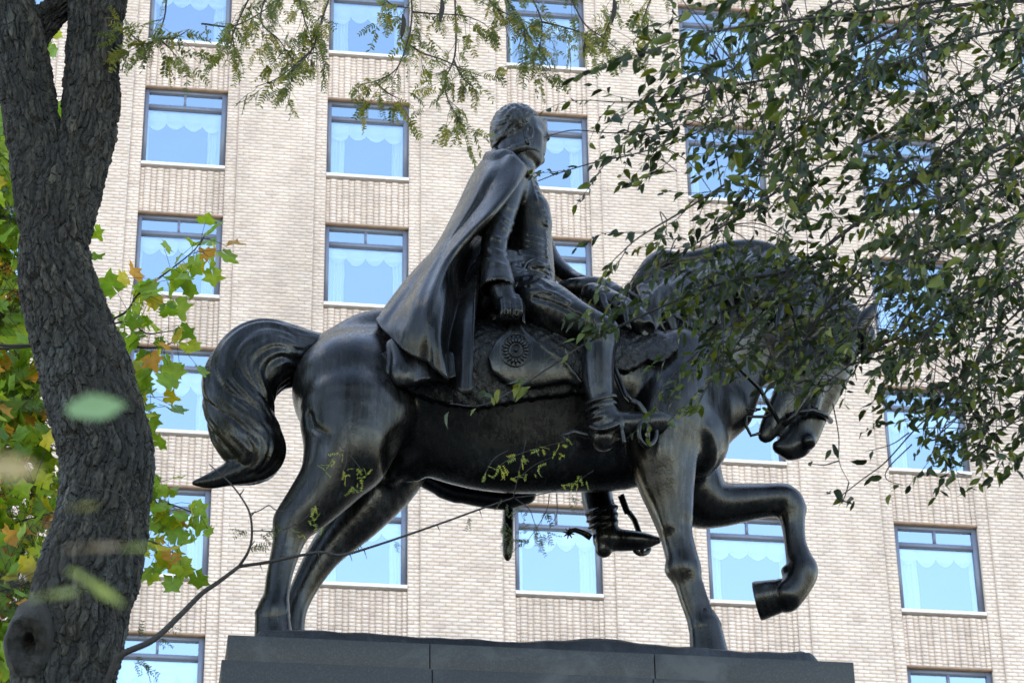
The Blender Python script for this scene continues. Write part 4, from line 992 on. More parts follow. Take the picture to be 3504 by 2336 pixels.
def lobed(L, rr, kind):
    """four to six lobed autumn leaf, notched tip"""
    if kind == 0: o = [(.02, .03), (.02, .30), (-.02, .47), (.20, .42), (.36, .40), (.52, .62), (.66, .44), (.80, .38), (1.0, .42), (.93, .16), (.88, .0)]
    else: o = [(.02, .03), (-.04, .28), (.10, .36), (.14, .58), (.34, .40), (.45, .44), (.62, .66), (.66, .36), (.76, .20), (.92, .14), (1.02, .0)]
    pr = [(x*L*(1+rr.uniform(-.05, .05)), w*L*(1+rr.uniform(-.1, .1))) for x, w in o]
    n = len(pr); V = [(.42*L, 0, .0), (.02*L, 0, 0)]
    for s_ in (1, -1):
        for x, w in pr: V.append((x, s_*w, .0))
    V = np.array(V, float); T = []
    for s_ in (0, 1):
        b = 2+s_*n
        for i in range(n-1): T.append((0, b+i, b+i+1) if s_ == 0 else (0, b+i+1, b+i))
    f, cu = rr.uniform(.05, .4), rr.uniform(-.3, .5)
    V[:, 2] = np.abs(V[:, 1])*f-cu*V[:, 0]**2/L+.05*L*np.sin(V[:, 0]*40)+.03*L*np.sin(V[:, 1]*55+1)
    return V, np.array(T)
def pinnate(n, L, lw, rr):
    """compound leaf: drooping rachis with paired leaflets"""
    V, Q = [], []; k = 0; bend = rr.uniform(.3, 1.3)
    def pos(t): return np.array([L*t, .06*L*math.sin(3*t)*bend, -bend*.28*L*t*t])
    for i in range(n):
        t = .14+.86*i/(n-1); c = pos(t)
        for s_ in (1, -1):
            if rr.random() < .10: continue
            a = math.radians(rr.uniform(48, 78)); l = lw*rr.uniform(.85, 1.15)*(1-.25*t); w = l*.34; d = np.array([math.cos(a), s_*math.sin(a), rr.uniform(-.35, .05)]); d /= np.linalg.norm(d)
            p = np.cross(d, [0, 0, 1]); p /= np.linalg.norm(p)+1e-9; up = np.cross(p, d)
            pts = [c, c+d*l*.3+p*w*.5, c+d*l*.3+up*w*.1, c+d*l*.3-p*w*.5, c+d*l*.75+p*w*.42, c+d*l*.75+up*w*.1, c+d*l*.75-p*w*.42, c+d*l]
            V += pts; Q += [(k, k+1, k+2, k+2), (k, k+2, k+3, k+3), (k+1, k+4, k+5, k+2), (k+2, k+5, k+6, k+3), (k+4, k+7, k+5, k+5), (k+5, k+7, k+6, k+6)]; k += 8
    r = .0011
    for i in range(5):
        a, b = pos(i/5), pos((i+1)/5); V += [a+(0, r, 0), a-(0, r, 0), b-(0, r, 0), b+(0, r, 0), a+(0, 0, r), a-(0, 0, r), b-(0, 0, r), b+(0, 0, r)]
        Q += [(k, k+1, k+2, k+3), (k+4, k+5, k+6, k+7)]; k += 8
    return np.array(V, float), np.array(Q)
class Leaves:
    """leaf shapes x colours; first 300 placed become parts of their own, the rest one part"""
    def __init__(s, name, shapes, colors, mat):
        s.name, s.mat = name, mat; s.var = []
        for V, F in shapes:
            for c in colors:
                F = np.asarray(F); tri = F[:, [0, 1, 2]] if F.shape[1] == 3 else None
                s.var.append((V, F, np.array(c)))
        s.put = []
    def add(s, pos, dir_, normal, scale, vi=None):
        x = np.asarray(dir_, float); x /= np.linalg.norm(x)+1e-9; z = np.asarray(normal, float); z = z-x*(z@x)
        if np.linalg.norm(z) < .05: z = np.cross(x, [.3, .9, .1])
        z /= np.linalg.norm(z); y = np.cross(z, x)
        s.put.append((np.asarray(pos, float), np.stack([x, y, z], 1)*scale, random.randrange(len(s.var)) if vi is None else vi))
    def build(s, parent, limit=300):
        def key(t):
            px, py = proj(t[0]); inside = 0 <= px <= 3504 and 0 <= py <= 2336
            return (0 if inside else 1, np.linalg.norm(t[0]-CAM)/np.linalg.norm(t[1][:, 0]))
        s.put.sort(key=key)
        mes = [None]*len(s.var)
        for p, R, v in s.put[:limit]:
            if mes[v] is None:
                V, F, c = s.var[v]; C = np.tile(c, (len(V), 1)); F2 = F
                quads = F[(F[:, 2] != F[:, 3])] if F.shape[1] == 4 else None
                tris = F[F[:, 2] == F[:, 3]][:, :3] if F.shape[1] == 4 else F
                mes[v] = mesh_np(s.name, V, quads, tris if len(tris) else None, smooth=True, col=C); mes[v].materials.append(s.mat)
            o = bpy.data.objects.new(s.name, mes[v]); COL.objects.link(o); o.parent = parent
            m4 = Matrix([[*R[i], 0] for i in range(3)]+[[0, 0, 0, 1]]); o.matrix_basis = Matrix.Translation(Vector(p)-wloc(parent)) @ m4
        rest = s.put[limit:]
        if rest:
            Vs, Qs, Ts, Cs = [], [], [], []; k = 0
            for p, R, v in rest:
                V, F, c = s.var[v]; Vs.append(V@R.T+p); Cs.append(np.tile(c, (len(V), 1)))
                if F.shape[1] == 4:
                    m = F[:, 2] != F[:, 3]; Qs.append(F[m]+k); Ts.append(F[~m][:, :3]+k)
                else: Ts.append(F+k)
                k += len(V)
            me = mesh_np('foliage', np.vstack(Vs), np.vstack(Qs) if Qs else None, np.vstack(Ts) if Ts else None, smooth=True, col=np.vstack(Cs))
            tag(obj('foliage', me, s.mat, parent), kind='stuff')
class Twigs:
    def __init__(s): s.V, s.Q, s.T, s.k = [], [], [], 0
    def add(s, pts, r, n=5):
        v, q, t = tube_me('t', pts, r, n); s.V.append(v); s.Q.append(q+s.k); s.T.append(t+s.k); s.k += len(v)
    def build(s, name, parent, stuff=True):
        o = obj(name, mesh_np(name, np.vstack(s.V), np.vstack(s.Q), np.vstack(s.T), smooth=True), M['twig'], parent)
        if stuff: tag(o, kind='stuff')
        return o
def curve3(pts, n=6): return crom(pts, n)
def wpts(pp, n=5): return curve3([at(a, b, Y) for a, b, Y in pp], n)
def unit(v): v = np.asarray(v, float); return v/(np.linalg.norm(v)+1e-9)
RR = random.Random(11)
def rv(s=1.0): return np.array([RR.gauss(0, s), RR.gauss(0, s), RR.gauss(0, s)])

# ---------------- honey locust on the left: furrowed trunk, fork, hanging sprays
YT = 12.8
locust = thing('locust_tree', (at(250, 2336, YT)[0]-.1, YT, 0), 'forked tree with dark furrowed bark and fine hanging leaf sprays, at the left edge', 'tree')
def cells(u, v, seed):
    """distance to the border of jittered cells, and a random value per cell"""
    gi, gj = np.floor(u), np.floor(v); d1 = np.full(u.shape, 9.); d2 = d1.copy(); h = np.zeros(u.shape); lv = np.zeros(u.shape)
    for di in (-1, 0, 1):
        for dj in (-1, 0, 1):
            i, j = gi+di, gj+dj; h1 = np.modf(np.abs(np.sin(i*127.1+j*311.7+seed))*43758.5)[0]; h2 = np.modf(np.abs(np.sin(i*269.5+j*183.3+seed))*43758.5)[0]
            cx_, cy_ = i+.1+.8*h1, j+.1+.8*h2; d = np.hypot(u-cx_, v-cy_); m = d < d1
            d2 = np.where(m, d1, np.minimum(d2, d)); d1 = np.where(m, d, d1); h = np.where(m, h1, h); lv = np.where(m, v-cy_+.6*(u-cx_), lv)
    return d2-d1, h, lv
def bark_tube(name, pts, na, nl, seed=0, knot=None):
    sp = pxm(280, 1400, YT); p = crom([(*at(a, b, YT+y), r/sp) for a, b, r, y in pts], 12)
    L = np.concatenate([[0], np.cumsum(np.linalg.norm(np.diff(p[:, :3], axis=0), axis=1))]); s = np.linspace(0, L[-1], nl)
    q = np.stack([np.interp(s, L, p[:, i]) for i in range(4)], 1); t = np.gradient(q[:, :3], axis=0); t /= np.linalg.norm(t, axis=1, keepdims=True)
    e1 = np.cross(t, [0, 1, 0]); e1 /= np.linalg.norm(e1, axis=1, keepdims=True); e2 = np.cross(t, e1)
    a = np.linspace(0, 2*np.pi, na, endpoint=False)[None]; S = s[:, None]; R = q[:, 3][:, None]; rm = .22
    arc = a*rm; per = 2*np.pi*rm
    wa = arc+.018*np.sin(S*7+seed+2*np.sin(a))+.008*np.sin(S*23+3*a+seed)+.004*np.sin(S*61+5*a); ws = S+.05*np.sin(a*3+seed)+.02*np.sin(a*11+S*9)
    n1, n2 = round(per/.055), round(per/.024)
    e, h, lv = cells(wa/per*n1, ws/.30, 1.3+seed); cr = np.clip(e/.20, 0, 1); cr = cr*cr*(3-2*cr)
    d = .018*(cr-.8)+.008*(h-.5)*cr-.008*np.clip(lv, -.6, .6)*cr; tone = .5+1.1*h
    e, h, lv = cells(wa/per*n2, ws/.11, 4.1+seed); c2 = np.clip(e/.20, 0, 1); d += (.005*(c2-.7)+.007*(h-.5)*c2-.007*np.clip(lv, -.5, .5)*c2)*np.clip(cr*1.4, 0, 1); tone = tone*(.5+1.1*h)
    d += .0022*np.sin(wa*240+3*np.sin(S*31+seed)+S*14)+.0018*np.sin(S*170+wa*90+4*np.sin(wa*60))
    d += .010*np.sin(a*2+S*1.7+seed)+.008*np.sin(a*3-S*2.6)
    V = q[:, None, :3]+(R+d)[..., None]*(np.cos(a)[..., None]*e1[:, None]+np.sin(a)[..., None]*e2[:, None])
    I = np.arange(nl*na).reshape(nl, na); J = np.roll(I, -1, 1)
    Q = np.stack([I[:-1], J[:-1], J[1:], I[1:]], -1).reshape(-1, 4)
    me = mesh_np(name, V.reshape(-1, 3), Q, smooth=True, col=np.repeat(tone.reshape(-1, 1), 3, 1)); bm = bmesh.new(); bm.from_mesh(me); bmesh.ops.recalc_face_normals(bm, faces=bm.faces); bm.to_mesh(me); bm.free()
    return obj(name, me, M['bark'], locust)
bark_tube('trunk', [(215, 2460, 164, 0), (216, 2336, 160, 0), (245, 2211, 158, 0), (272, 2062, 157, 0), (308, 1928, 159, 0), (336, 1816, 148, 0), (358, 1690, 146, 0), (370, 1563, 149, 0), (342, 1436, 155, 0), (319, 1354, 154, 0), (284, 1243, 148, 0), (243, 1130, 142, 0), (200, 990, 136, 0), (180, 880, 124, 0), (188, 790, 122, 0), (196, 700, 124, 0), (205, 620, 116, 0), (212, 540, 82, 0)], 300, 620, 0)
bark_tube('limb', [(190, 850, 100, 0), (212, 730, 112, 0), (243, 620, 108, 0), (282, 500, 103, 0), (308, 360, 101, 0), (318, 200, 98, 0), (338, 0, 108, 0), (365, -160, 112, 0)], 200, 300, 2)
bark_tube('limb', [(190, 850, 100, 0), (165, 740, 112, 0), (138, 620, 106, 0), (112, 450, 98, 0), (85, 300, 96, 0), (45, 120, 102, 0), (0, -40, 108, 0), (-35, -180, 112, 0)], 200, 300, 5)
bark_tube('limb', [(110, 150, 44, .16), (150, 80, 48, .16), (200, 30, 46, .16), (320, -80, 52, .16)], 120, 90, 7)
# healed knot of a lost limb
def knot():
    c = at(100, 2205, YT-.22); n = at(40, 2205, YT-.75)-at(160, 2190, YT+.1); n /= np.linalg.norm(n); e1 = unit(np.cross(n, [0, 0, 1])); e2 = np.cross(n, e1)
    V = []; m = 48; prof = [(.17, -.16), (.150, -.05), (.130, .03), (.108, .065), (.092, .055), (.078, .058), (.062, .036), (.048, .040), (.036, -.01), (.02, -.025)]
    for i, (r, h) in enumerate(prof):
        a = np.linspace(0, 2*np.pi, m, endpoint=False); w = 1+.05*np.sin(3*a+i)+.03*np.sin(11*a+2*i)
        V.append(c+(n*(h+.006*np.sin(7*a+i))[:, None])+(r*w*.82)[:, None]*np.cos(a)[:, None]*e1+(r*w*1.25)[:, None]*np.sin(a)[:, None]*e2)
    V.append(np.array([c-n*.03])); k = len(prof); V = np.vstack(V); Q = [(i*m+j, i*m+(j+1) % m, (i+1)*m+(j+1) % m, (i+1)*m+j) for i in range(k-1) for j in range(m)]
    me = mesh_np('knot', V, Q, [((k-1)*m+j, (k-1)*m+(j+1) % m, k*m) for j in range(m)], smooth=True); bm = bmesh.new(); bm.from_mesh(me); bmesh.ops.recalc_face_normals(bm, faces=bm.faces); bm.to_mesh(me); bm.free()
    return obj('knot', me, M['bark2'], locust)
knot()
b0 = at(216, 2400, YT); gp_ = [b0+np.array([0, 0, .02]), b0+np.array([-.03, .02, -1.2]), b0+np.array([-.08, .03, -3.0]), np.array([b0[0]-.1, YT+.03, .5]), np.array([b0[0]-.1, YT+.03, -.05])]
V, Q, T = tube_me('t', curve3(gp_, 6), np.interp(np.linspace(0, 1, 25), [0, .5, .85, 1], [.215, .26, .30, .40]), 40)
a_ = np.arctan2(V[:, 1]-YT, V[:, 0]-b0[0]); V[:, :2] += (np.stack([np.cos(a_), np.sin(a_)], 1)*(.012*np.sin(a_*17+V[:, 2]*3)+.01*np.sin(a_*31-V[:, 2]*7))[:, None])
obj('trunk_foot', mesh_np('trunk_foot', V, Q, T, smooth=True), M['bark2'], locust)
lsh = [pinnate(RR.choice((8, 9, 10, 11)), RR.uniform(.105, .145), RR.uniform(.025, .032), RR) for _ in range(7)]
lcol = [(0.1125, 0.1318, 0.0252), (0.15, 0.155, 0.028), (0.0825, 0.1085, 0.0224), (0.195, 0.1783, 0.0308), (0.0675, 0.093, 0.0252)]
LL = Leaves('leaf', lsh, lcol, M['leaf_locust']); LT = Twigs()
sprays = [
 ([(1145, -60, 13.2), (1090, 102, 13.0), (1069, 170, 13.0), (1008, 238, 12.9), (991, 306, 12.9)], 26, 1), ([(1069, 170, 13.0), (960, 262, 12.9), (872, 299, 12.9)], 6, .7),
 ([(1400, -60, 13.4), (1410, 41, 13.3), (1396, 136, 13.2), (1355, 238, 13.1), (1280, 279, 13.0), (1212, 292, 13.0)], 26, 1),
 ([(1555, -60, 13.6), (1559, 170, 13.4), (1525, 272, 13.3), (1532, 340, 13.2), (1566, 400, 13.1), (1590, 440, 13.1)], 26, 1),
 ([(1410, 41, 13.3), (1484, 48, 13.3), (1586, 54, 13.2), (1661, 82, 13.2)], 14, 1), ([(1790, -60, 13.2), (1852, 68, 13.1), (1845, 190, 13.0), (1862, 240, 13.0)], 20, 1),
 ([(1852, 75, 13.1), (1960, 102, 13.0), (2008, 122, 13.0)], 12, 1), ([(1930, -60, 13.5), (1995, 75, 13.4), (2062, 129, 13.3), (2130, 184, 13.3)], 16, 1),
 ([(2110, -60, 13.5), (2097, 41, 13.4), (2070, 115, 13.4), (2060, 180, 13.3)], 10, 1), ([(1403, 156, 13.2), (1450, 184, 13.2), (1512, 204, 13.1), (1600, 245, 13.0), (1650, 262, 13.0)], 14, 1),
 ([(1552, 204, 13.3), (1580, 262, 13.2), (1620, 300, 13.1)], 10, 1), ([(690, 82, 13.4), (804, 88, 13.3), (926, 20, 13.3), (980, -50, 13.4)], 14, 1),
 ([(570, -60, 12.6), (566, 40, 12.6), (550, 100, 12.6), (538, 134, 12.6)], 5, 1), ([(538, 134, 12.6), (500, 150, 12.6), (450, 120, 12.6), (425, 60, 12.6)], 22, 1), ([(538, 134, 12.6), (600, 128, 12.6), (650, 100, 12.6)], 10, 1), ([(540, 130, 12.6), (580, 165, 12.6), (600, 190, 12.6)], 8, 1),
 ([(926, -60, 13.3), (892, 68, 13.2), (954, 136, 13.1), (981, 177, 13.1)], 22, 1), ([(880, -60, 13.0), (830, 40, 13.0), (800, 110, 13.0), (790, 150, 13.0)], 18, 1), ([(1010, -60, 13.1), (1040, 60, 13.0), (1060, 120, 13.0)], 18, 1),
 ([(1700, -60, 13.0), (1760, 40, 12.9), (1795, 110, 12.9), (1800, 180, 12.9)], 22, 1), ([(1640, -60, 13.2), (1690, 20, 13.1), (1760, 60, 13.1), (1840, 90, 13.1)], 22, 1), ([(1300, -60, 13.3), (1330, 10, 13.3), (1410, 30, 13.3)], 10, 1),
 ([(1280, 279, 13.0), (1330, 320, 13.0), (1370, 340, 13.0)], 9, 1),
 ([(2250, -60, 12.8), (2210, 40, 12.8), (2180, 130, 12.8)], 12, 1),
]
for pp, n, r in sprays:
    W = wpts(pp, 6); LT.add(W, np.linspace(.0062*r, .0018, len(W)), 5)
    n = int(n*1.2)
    for k in range(n):
        t = (k+RR.random())/n*(len(W)-1); i = min(int(t), len(W)-2); b = W[i]+(W[i+1]-W[i])*(t-i); td = unit(W[i+1]-W[i])
        d = unit(td*.5+rv(.55)*[1, .7, .6]+np.array([0, 0, -.55]))
        if RR.random() < .5:
            e = b+d*RR.uniform(.05, .16); LT.add([b, (b+e)/2+rv(.006), e], .0013, 4); 
            for q in range(RR.choice((1, 2))): LL.add(e, unit(d+rv(.5)+[0, 0, -.5]), unit(rv()+[0, -.4, .8]), RR.uniform(.75, 1.15))
            b = e
        LL.add(b, d, unit(rv()+[0, -.5, .8]), RR.uniform(.8, 1.2))
# seed pods hanging in the spray
for (a, b) in ((1378, 55), (2003, 120), (1510, 0), (2100, 0)):
    w = [at(a+4*math.sin(k), b+k*17-6, 13.1) for k in range(6)]; v, q, t = tube_me('p', w, [.004, .012, .014, .014, .011, .002], 8); v[:, 1] = (v[:, 1]-w[2][1])*.4+w[2][1]
    obj('seed_pod', mesh_np('seed_pod', v, q, t, smooth=True), M['twig'], locust)
# the thorny bough that leaves the trunk low down and crosses in front of the horse
def bough(pp, r0, r1, name='branch'):
    W = wpts(pp, 7); return W, obj(name, mesh_np(name, *tube_me('b', W, np.linspace(r0, r1, len(W)), 9), smooth=True), M['twig'], locust)
W1, _ = bough([(330, 2420, 12.7), (372, 2320, 12.6), (410, 2243, 12.55), (522, 2189, 12.5), (618, 2102, 12.5), (690, 2030, 12.5), (745, 1992, 12.5), (818, 1937, 12.5)], .019, .009)
W2, _ = bough([(818, 1937, 12.5), (924, 1921, 12.5), (1088, 1889, 12.5), (1168, 1898, 12.5), (1287, 1865, 12.6), (1496, 1794, 12.7), (1640, 1742, 12.8), (1757, 1702, 12.8)], .0085, .004)
W3, _ = bough([(818, 1937, 12.5), (850, 1885, 12.45), (862, 1830, 12.45), (855, 1757, 12.4), (825, 1700, 12.4), (785, 1650, 12.4), (740, 1610, 12.4), (714, 1585, 12.4)], .0075, .002)
W4, _ = bough([(410, 2243, 12.55), (407, 2190, 12.5), (395, 2120, 12.45), (378, 2040, 12.4), (370, 1960, 12.4), (430, 1880, 12.35), (450, 1780, 12.35), (430, 1710, 12.35), (380, 1680, 12.35), (300, 1670, 12.35), (215, 1640, 12.35)], .006, .0022, 'vine')
for pp in ([(857, 1757, 12.4), (890, 1745, 12.4), (920, 1728, 12.4), (940, 1742, 12.4), (975, 1748, 12.35), (1020, 1735, 12.35), (1070, 1690, 12.35), (1110, 1600, 12.3), (1180, 1500, 12.3), (1230, 1430, 12.3)], [(860, 1815, 12.45), (900, 1815, 12.4), (950, 1815, 12.4), (1020, 1790, 12.4), (1075, 1740, 12.4), (1130, 1660, 12.35), (1170, 1630, 12.35)],
           [(1757, 1702, 12.8), (1850, 1690, 12.7), (1950, 1660, 12.7), (2032, 1608, 12.7)], [(1757, 1702, 12.8), (1775, 1620, 12.6), (1795, 1530, 12.5), (1800, 1505, 12.5)], [(1700, 1600, 12.6), (1760, 1560, 12.5), (1850, 1530, 12.5), (1930, 1510, 12.5)], [(1650, 1640, 12.6), (1690, 1570, 12.5), (1740, 1540, 12.5)], [(1770, 1640, 12.6), (1830, 1590, 12.5), (1900, 1560, 12.5)],
           [(1760, 1702, 12.8), (1810, 1740, 12.8), (1830, 1790, 12.8), (1855, 1840, 12.8)], [(1880, 1690, 12.8), (1872, 1740, 12.8), (1840, 1800, 12.8), (1790, 1870, 12.8)], [(1905, 1688, 12.8), (1905, 1760, 12.8), (1880, 1800, 12.8)], [(1120, 1520, 12.3), (1160, 1470, 12.3), (1195, 1430, 12.3)], [(1150, 1510, 12.3), (1200, 1560, 12.3), (1240, 1610, 12.3)], [(1190, 1510, 12.3), (1185, 1580, 12.3), (1170, 1620, 12.3)]):
    W = wpts(pp, 5); LT.add(W, np.linspace(.0032, .0012, len(W)), 5)
for t in (.12, .3, .47, .55, .72, .86):
    p = W2[int(t*(len(W2)-1))]; LT.add([p, p+np.array([.004, -.01, -.02]), p+np.array([.010+.006*RR.random(), -.01, -.045-.02*RR.random()])], [.0032, .0024, .0005], 5)
for t in (.2, .42, .6, .8):
    for WW_ in (W1, W3): 
        p = WW_[int(t*(len(WW_)-1))]; LT.add([p, p+np.array([.012, -.01, .012]), p+np.array([.022, -.01, .03])], [.004, .003, .0006], 5)
# small bright sprigs on that bough
sprig_sh = [pinnate(5, .055, .014, RR) for _ in range(4)]
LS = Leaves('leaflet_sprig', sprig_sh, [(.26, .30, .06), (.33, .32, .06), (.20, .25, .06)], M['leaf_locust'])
for (a, b, n, Y) in ((1700, 1600, 4, 12.5), (1730, 1640, 4, 12.5), (1780, 1570, 5, 12.45), (1840, 1540, 5, 12.45), (1900, 1560, 4, 12.45), (1930, 1510, 4, 12.45), (1830, 1610, 4, 12.5), (1660, 1630, 3, 12.5), (1790, 1640, 4, 12.6), (1990, 1640, 5, 12.65), (1950, 1660, 4, 12.65), (1100, 1600, 4, 12.3), (1180, 1620, 5, 12.3), (1230, 1590, 3, 12.3), (1250, 1630, 3, 12.3), (1210, 1670, 6, 12.3), (1080, 1740, 5, 12.35), (1070, 1770, 4, 12.35), (1030, 1820, 3, 12.35), (1090, 1790, 3, 12.35), (1160, 1560, 3, 12.3)):
    for k in range(n): LS.add(at(a+RR.uniform(-18, 18), b+RR.uniform(-16, 16), Y), unit(rv()+[.2, 0, -.4]), unit(rv()+[0, -.9, .4]), RR.uniform(.6, 1.0))
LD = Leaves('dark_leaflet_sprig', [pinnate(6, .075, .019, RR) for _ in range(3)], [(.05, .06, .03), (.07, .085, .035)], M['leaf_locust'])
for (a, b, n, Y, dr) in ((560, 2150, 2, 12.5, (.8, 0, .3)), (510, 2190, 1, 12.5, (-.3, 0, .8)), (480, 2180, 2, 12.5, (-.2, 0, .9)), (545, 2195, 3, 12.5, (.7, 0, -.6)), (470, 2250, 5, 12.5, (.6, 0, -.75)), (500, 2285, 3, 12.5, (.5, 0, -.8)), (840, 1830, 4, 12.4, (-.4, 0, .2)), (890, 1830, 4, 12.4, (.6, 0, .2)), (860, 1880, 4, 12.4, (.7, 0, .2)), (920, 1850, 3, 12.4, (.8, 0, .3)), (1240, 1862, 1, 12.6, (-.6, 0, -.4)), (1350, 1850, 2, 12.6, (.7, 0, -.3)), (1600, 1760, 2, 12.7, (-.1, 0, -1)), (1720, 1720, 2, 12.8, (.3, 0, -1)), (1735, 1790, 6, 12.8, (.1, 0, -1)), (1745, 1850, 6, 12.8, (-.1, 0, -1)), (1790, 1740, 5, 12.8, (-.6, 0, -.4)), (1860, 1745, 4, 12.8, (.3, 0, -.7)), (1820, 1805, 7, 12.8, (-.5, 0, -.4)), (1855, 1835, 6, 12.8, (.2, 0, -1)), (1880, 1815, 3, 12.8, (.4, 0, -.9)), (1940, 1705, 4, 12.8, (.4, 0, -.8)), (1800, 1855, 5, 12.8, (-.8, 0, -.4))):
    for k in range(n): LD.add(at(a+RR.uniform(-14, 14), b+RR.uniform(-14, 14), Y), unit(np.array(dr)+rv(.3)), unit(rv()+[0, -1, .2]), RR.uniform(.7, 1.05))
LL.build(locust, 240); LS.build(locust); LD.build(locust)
LT.build('twigs', locust)

# ---------------- elm-like tree whose limbs reach in from the right
elm = thing('elm_tree', (at(4300, 1400, 11.5)[0], 11.5, 0), 'leafy dark green tree whose branches hang before the horse head from the right', 'tree')
ex = elm.location.x
esh = [ovate(RR.uniform(.060, .082), RR.uniform(.027, .038), RR.uniform(.05, .7), RR.uniform(-.1, .5), RR) for _ in range(6)]
ecol = [(0.0176, 0.0315, 0.0067), (0.0277, 0.0446, 0.0079), (0.0126, 0.0236, 0.0067), (0.0504, 0.0722, 0.0101), (0.0215, 0.0381, 0.0112), (0.0089, 0.017, 0.0067), (0.0945, 0.105, 0.0135), (0.0151, 0.0276, 0.0079), (0.0693, 0.0919, 0.0112)]
EL = Leaves('leaf', esh, ecol, M['leaf_elm']); ET = Twigs()
# trunk outside the frame
tp = curve3([np.array([ex, 11.5, -.05]), np.array([ex-.05, 11.5, 2.5]), np.array([ex-.12, 11.45, 5.5]), np.array([ex-.1, 11.4, 8.5]), np.array([ex-.25, 11.3, 11.5])], 6)
obj('trunk', mesh_np('trunk', *tube_me('t', tp, np.interp(np.linspace(0, 1, len(tp)), [0, .08, .6, 1], [.38, .27, .21, .14]), 24), smooth=True), M['bark2'], elm)
limbs = [
 ([(3560, 440, 11.2), (3267, 581, 11.1), (3081, 640, 11.0), (2992, 715, 11.0), (2857, 820, 11.0), (2700, 925, 11.0), (2480, 965, 11.0), (2250, 1056, 10.9), (2024, 1165, 10.9), (1890, 1250, 10.9), (1740, 1345, 10.9), (1640, 1388, 10.9), (1540, 1380, 10.9)], .024, 0, (.0, .62)),
 ([(3560, 0, 10.6), (3230, 30, 10.6), (2917, 171, 10.6), (2720, 250, 10.6), (2480, 300, 10.6), (2300, 345, 10.6), (2130, 350, 10.6), (2040, 345, 10.6)], .020, 0, (0, 1)),
 ([(2480, 300, 10.6), (2380, 380, 10.5), (2240, 440, 10.5), (2100, 455, 10.5), (1960, 446, 10.5), (1862, 470, 10.5)], .008, 0, (0, .55)),
 ([(2500, 390, 10.8), (2350, 470, 10.8), (2180, 525, 10.8), (2040, 555, 10.8), (1920, 590, 10.8), (1840, 620, 10.8)], .008, 0, (0, .85)),
 ([(3560, 700, 11.4), (3300, 820, 11.4), (3050, 900, 11.3), (2800, 985, 11.2), (2620, 1050, 11.2), (2450, 1150, 11.2), (2330, 1260, 11.2), (2260, 1330, 11.2)], .020, 0, (0, 1)),
 ([(3560, 930, 11.3), (3350, 1030, 11.2), (3150, 1120, 11.2), (2980, 1200, 11.1), (2880, 1270, 11.1), (2800, 1330, 11.1)], .016, 0, (0, 1)),
 ([(3560, 1180, 11.2), (3400, 1250, 11.2), (3240, 1370, 11.1), (3130, 1470, 11.1), (3030, 1580, 11.1), (2950, 1640, 11.1), (2860, 1710, 11.1)], .010, 0, (0, .62)),
 ([(3200, -40, 10.2), (3000, 200, 10.2), (2780, 400, 10.2), (2540, 590, 10.2), (2340, 720, 10.2), (2190, 810, 10.2), (2110, 880, 10.2)], .018, 0, (0, 1)),
 ([(3560, 230, 10.8), (3300, 350, 10.8), (3000, 470, 10.8), (2720, 620, 10.8), (2480, 770, 10.7), (2280, 900, 10.7), (2150, 980, 10.7)], .018, 0, (0, 1)),
 ([(2700, 925, 11.0), (2600, 1040, 10.9), (2520, 1180, 10.9), (2440, 1290, 10.9), (2380, 1400, 10.9)], .008, 0, (0, .8)),
 ([(2860, 1000, 11.0), (2780, 1120, 10.9), (2720, 1230, 10.9), (2690, 1310, 10.9)], .008, 0, (0, .9)),
 ([(3560, 560, 9.8), (3350, 640, 9.8), (3180, 760, 9.8), (3050, 900, 9.8), (2960, 1050, 9.8), (2880, 1200, 9.8)], .013, 0, (0, 1)),
 ([(3560, 1000, 10.4), (3430, 1120, 10.4), (3330, 1260, 10.4), (3260, 1400, 10.4), (3200, 1520, 10.4)], .011, 0, (0, 1)),
 ([(3560, 1350, 10.8), (3480, 1430, 10.8), (3380, 1510, 10.8), (3300, 1570, 10.8)], .008, 0, (0, 1)),
 ([(3560, 90, 8.8), (3350, 120, 8.8), (3150, 180, 8.8), (2950, 270, 8.8), (2750, 330, 8.8)], .014, 1, (0, 1)),
 ([(3560, -40, 8.4), (3300, -10, 8.4), (3050, 30, 8.4), (2800, 60, 8.4), (2550, 90, 8.4), (2350, 130, 8.4), (2180, 190, 8.4)], .015, 1, (0, 1)),
 ([(3560, 330, 9.0), (3400, 400, 9.0), (3250, 500, 9.0), (3120, 620, 9.0)], .011, 1, (0, 1)),
 ([(2960, -40, 9.2), (2760, 60, 9.2), (2560, 170, 9.2), (2380, 250, 9.2), (2230, 330, 9.2)], .011, 1, (0, 1)),
 ([(3560, 820, 10.0), (3450, 900, 10.0), (3320, 980, 10.0), (3200, 1090, 10.0), (3120, 1220, 10.0)], .011, 0, (0, 1)),
]
dl = unit(at(1000, 1500, 11)-at(2000, 1000, 11))
def leaf_twig(b, d, L, near, dens=1.0):
    n = max(3, int(L/.030*dens)); p = np.array(b); dd = unit(d); pts = [p.copy()]
    for k in range(5): dd = unit(dd+rv(.16)+[-.03, 0, -.09]); p = p+dd*L/5; pts.append(p.copy())
    W = crom(pts, 3); ET.add(W, np.linspace(.0022, .0008, len(W)), 4); side = 1
    for k in range(n):
        t = (k+.6)/n*(len(W)-1); i = min(int(t), len(W)-2); q = W[i]+(W[i+1]-W[i])*(t-i); td = unit(W[i+1]-W[i]); side = -side
        lat = unit(np.cross(td, [0, -.35, 1]))*side
        if RR.random() < .10: continue
        qx, qy = proj(q)
        if math.hypot(qx-2985, qy-1070) < 75 or math.hypot(qx-2725, qy-1490) < 130: continue
        ld = unit(td*.65+lat*.75+rv(.32)+[0, 0, -.28]); st = q+ld*.006
        EL.add(st, ld, unit(rv(.9)+[0, -.2, .8]), RR.uniform(.5, 1.05)*(1.1 if near else .92))
LIMB = []
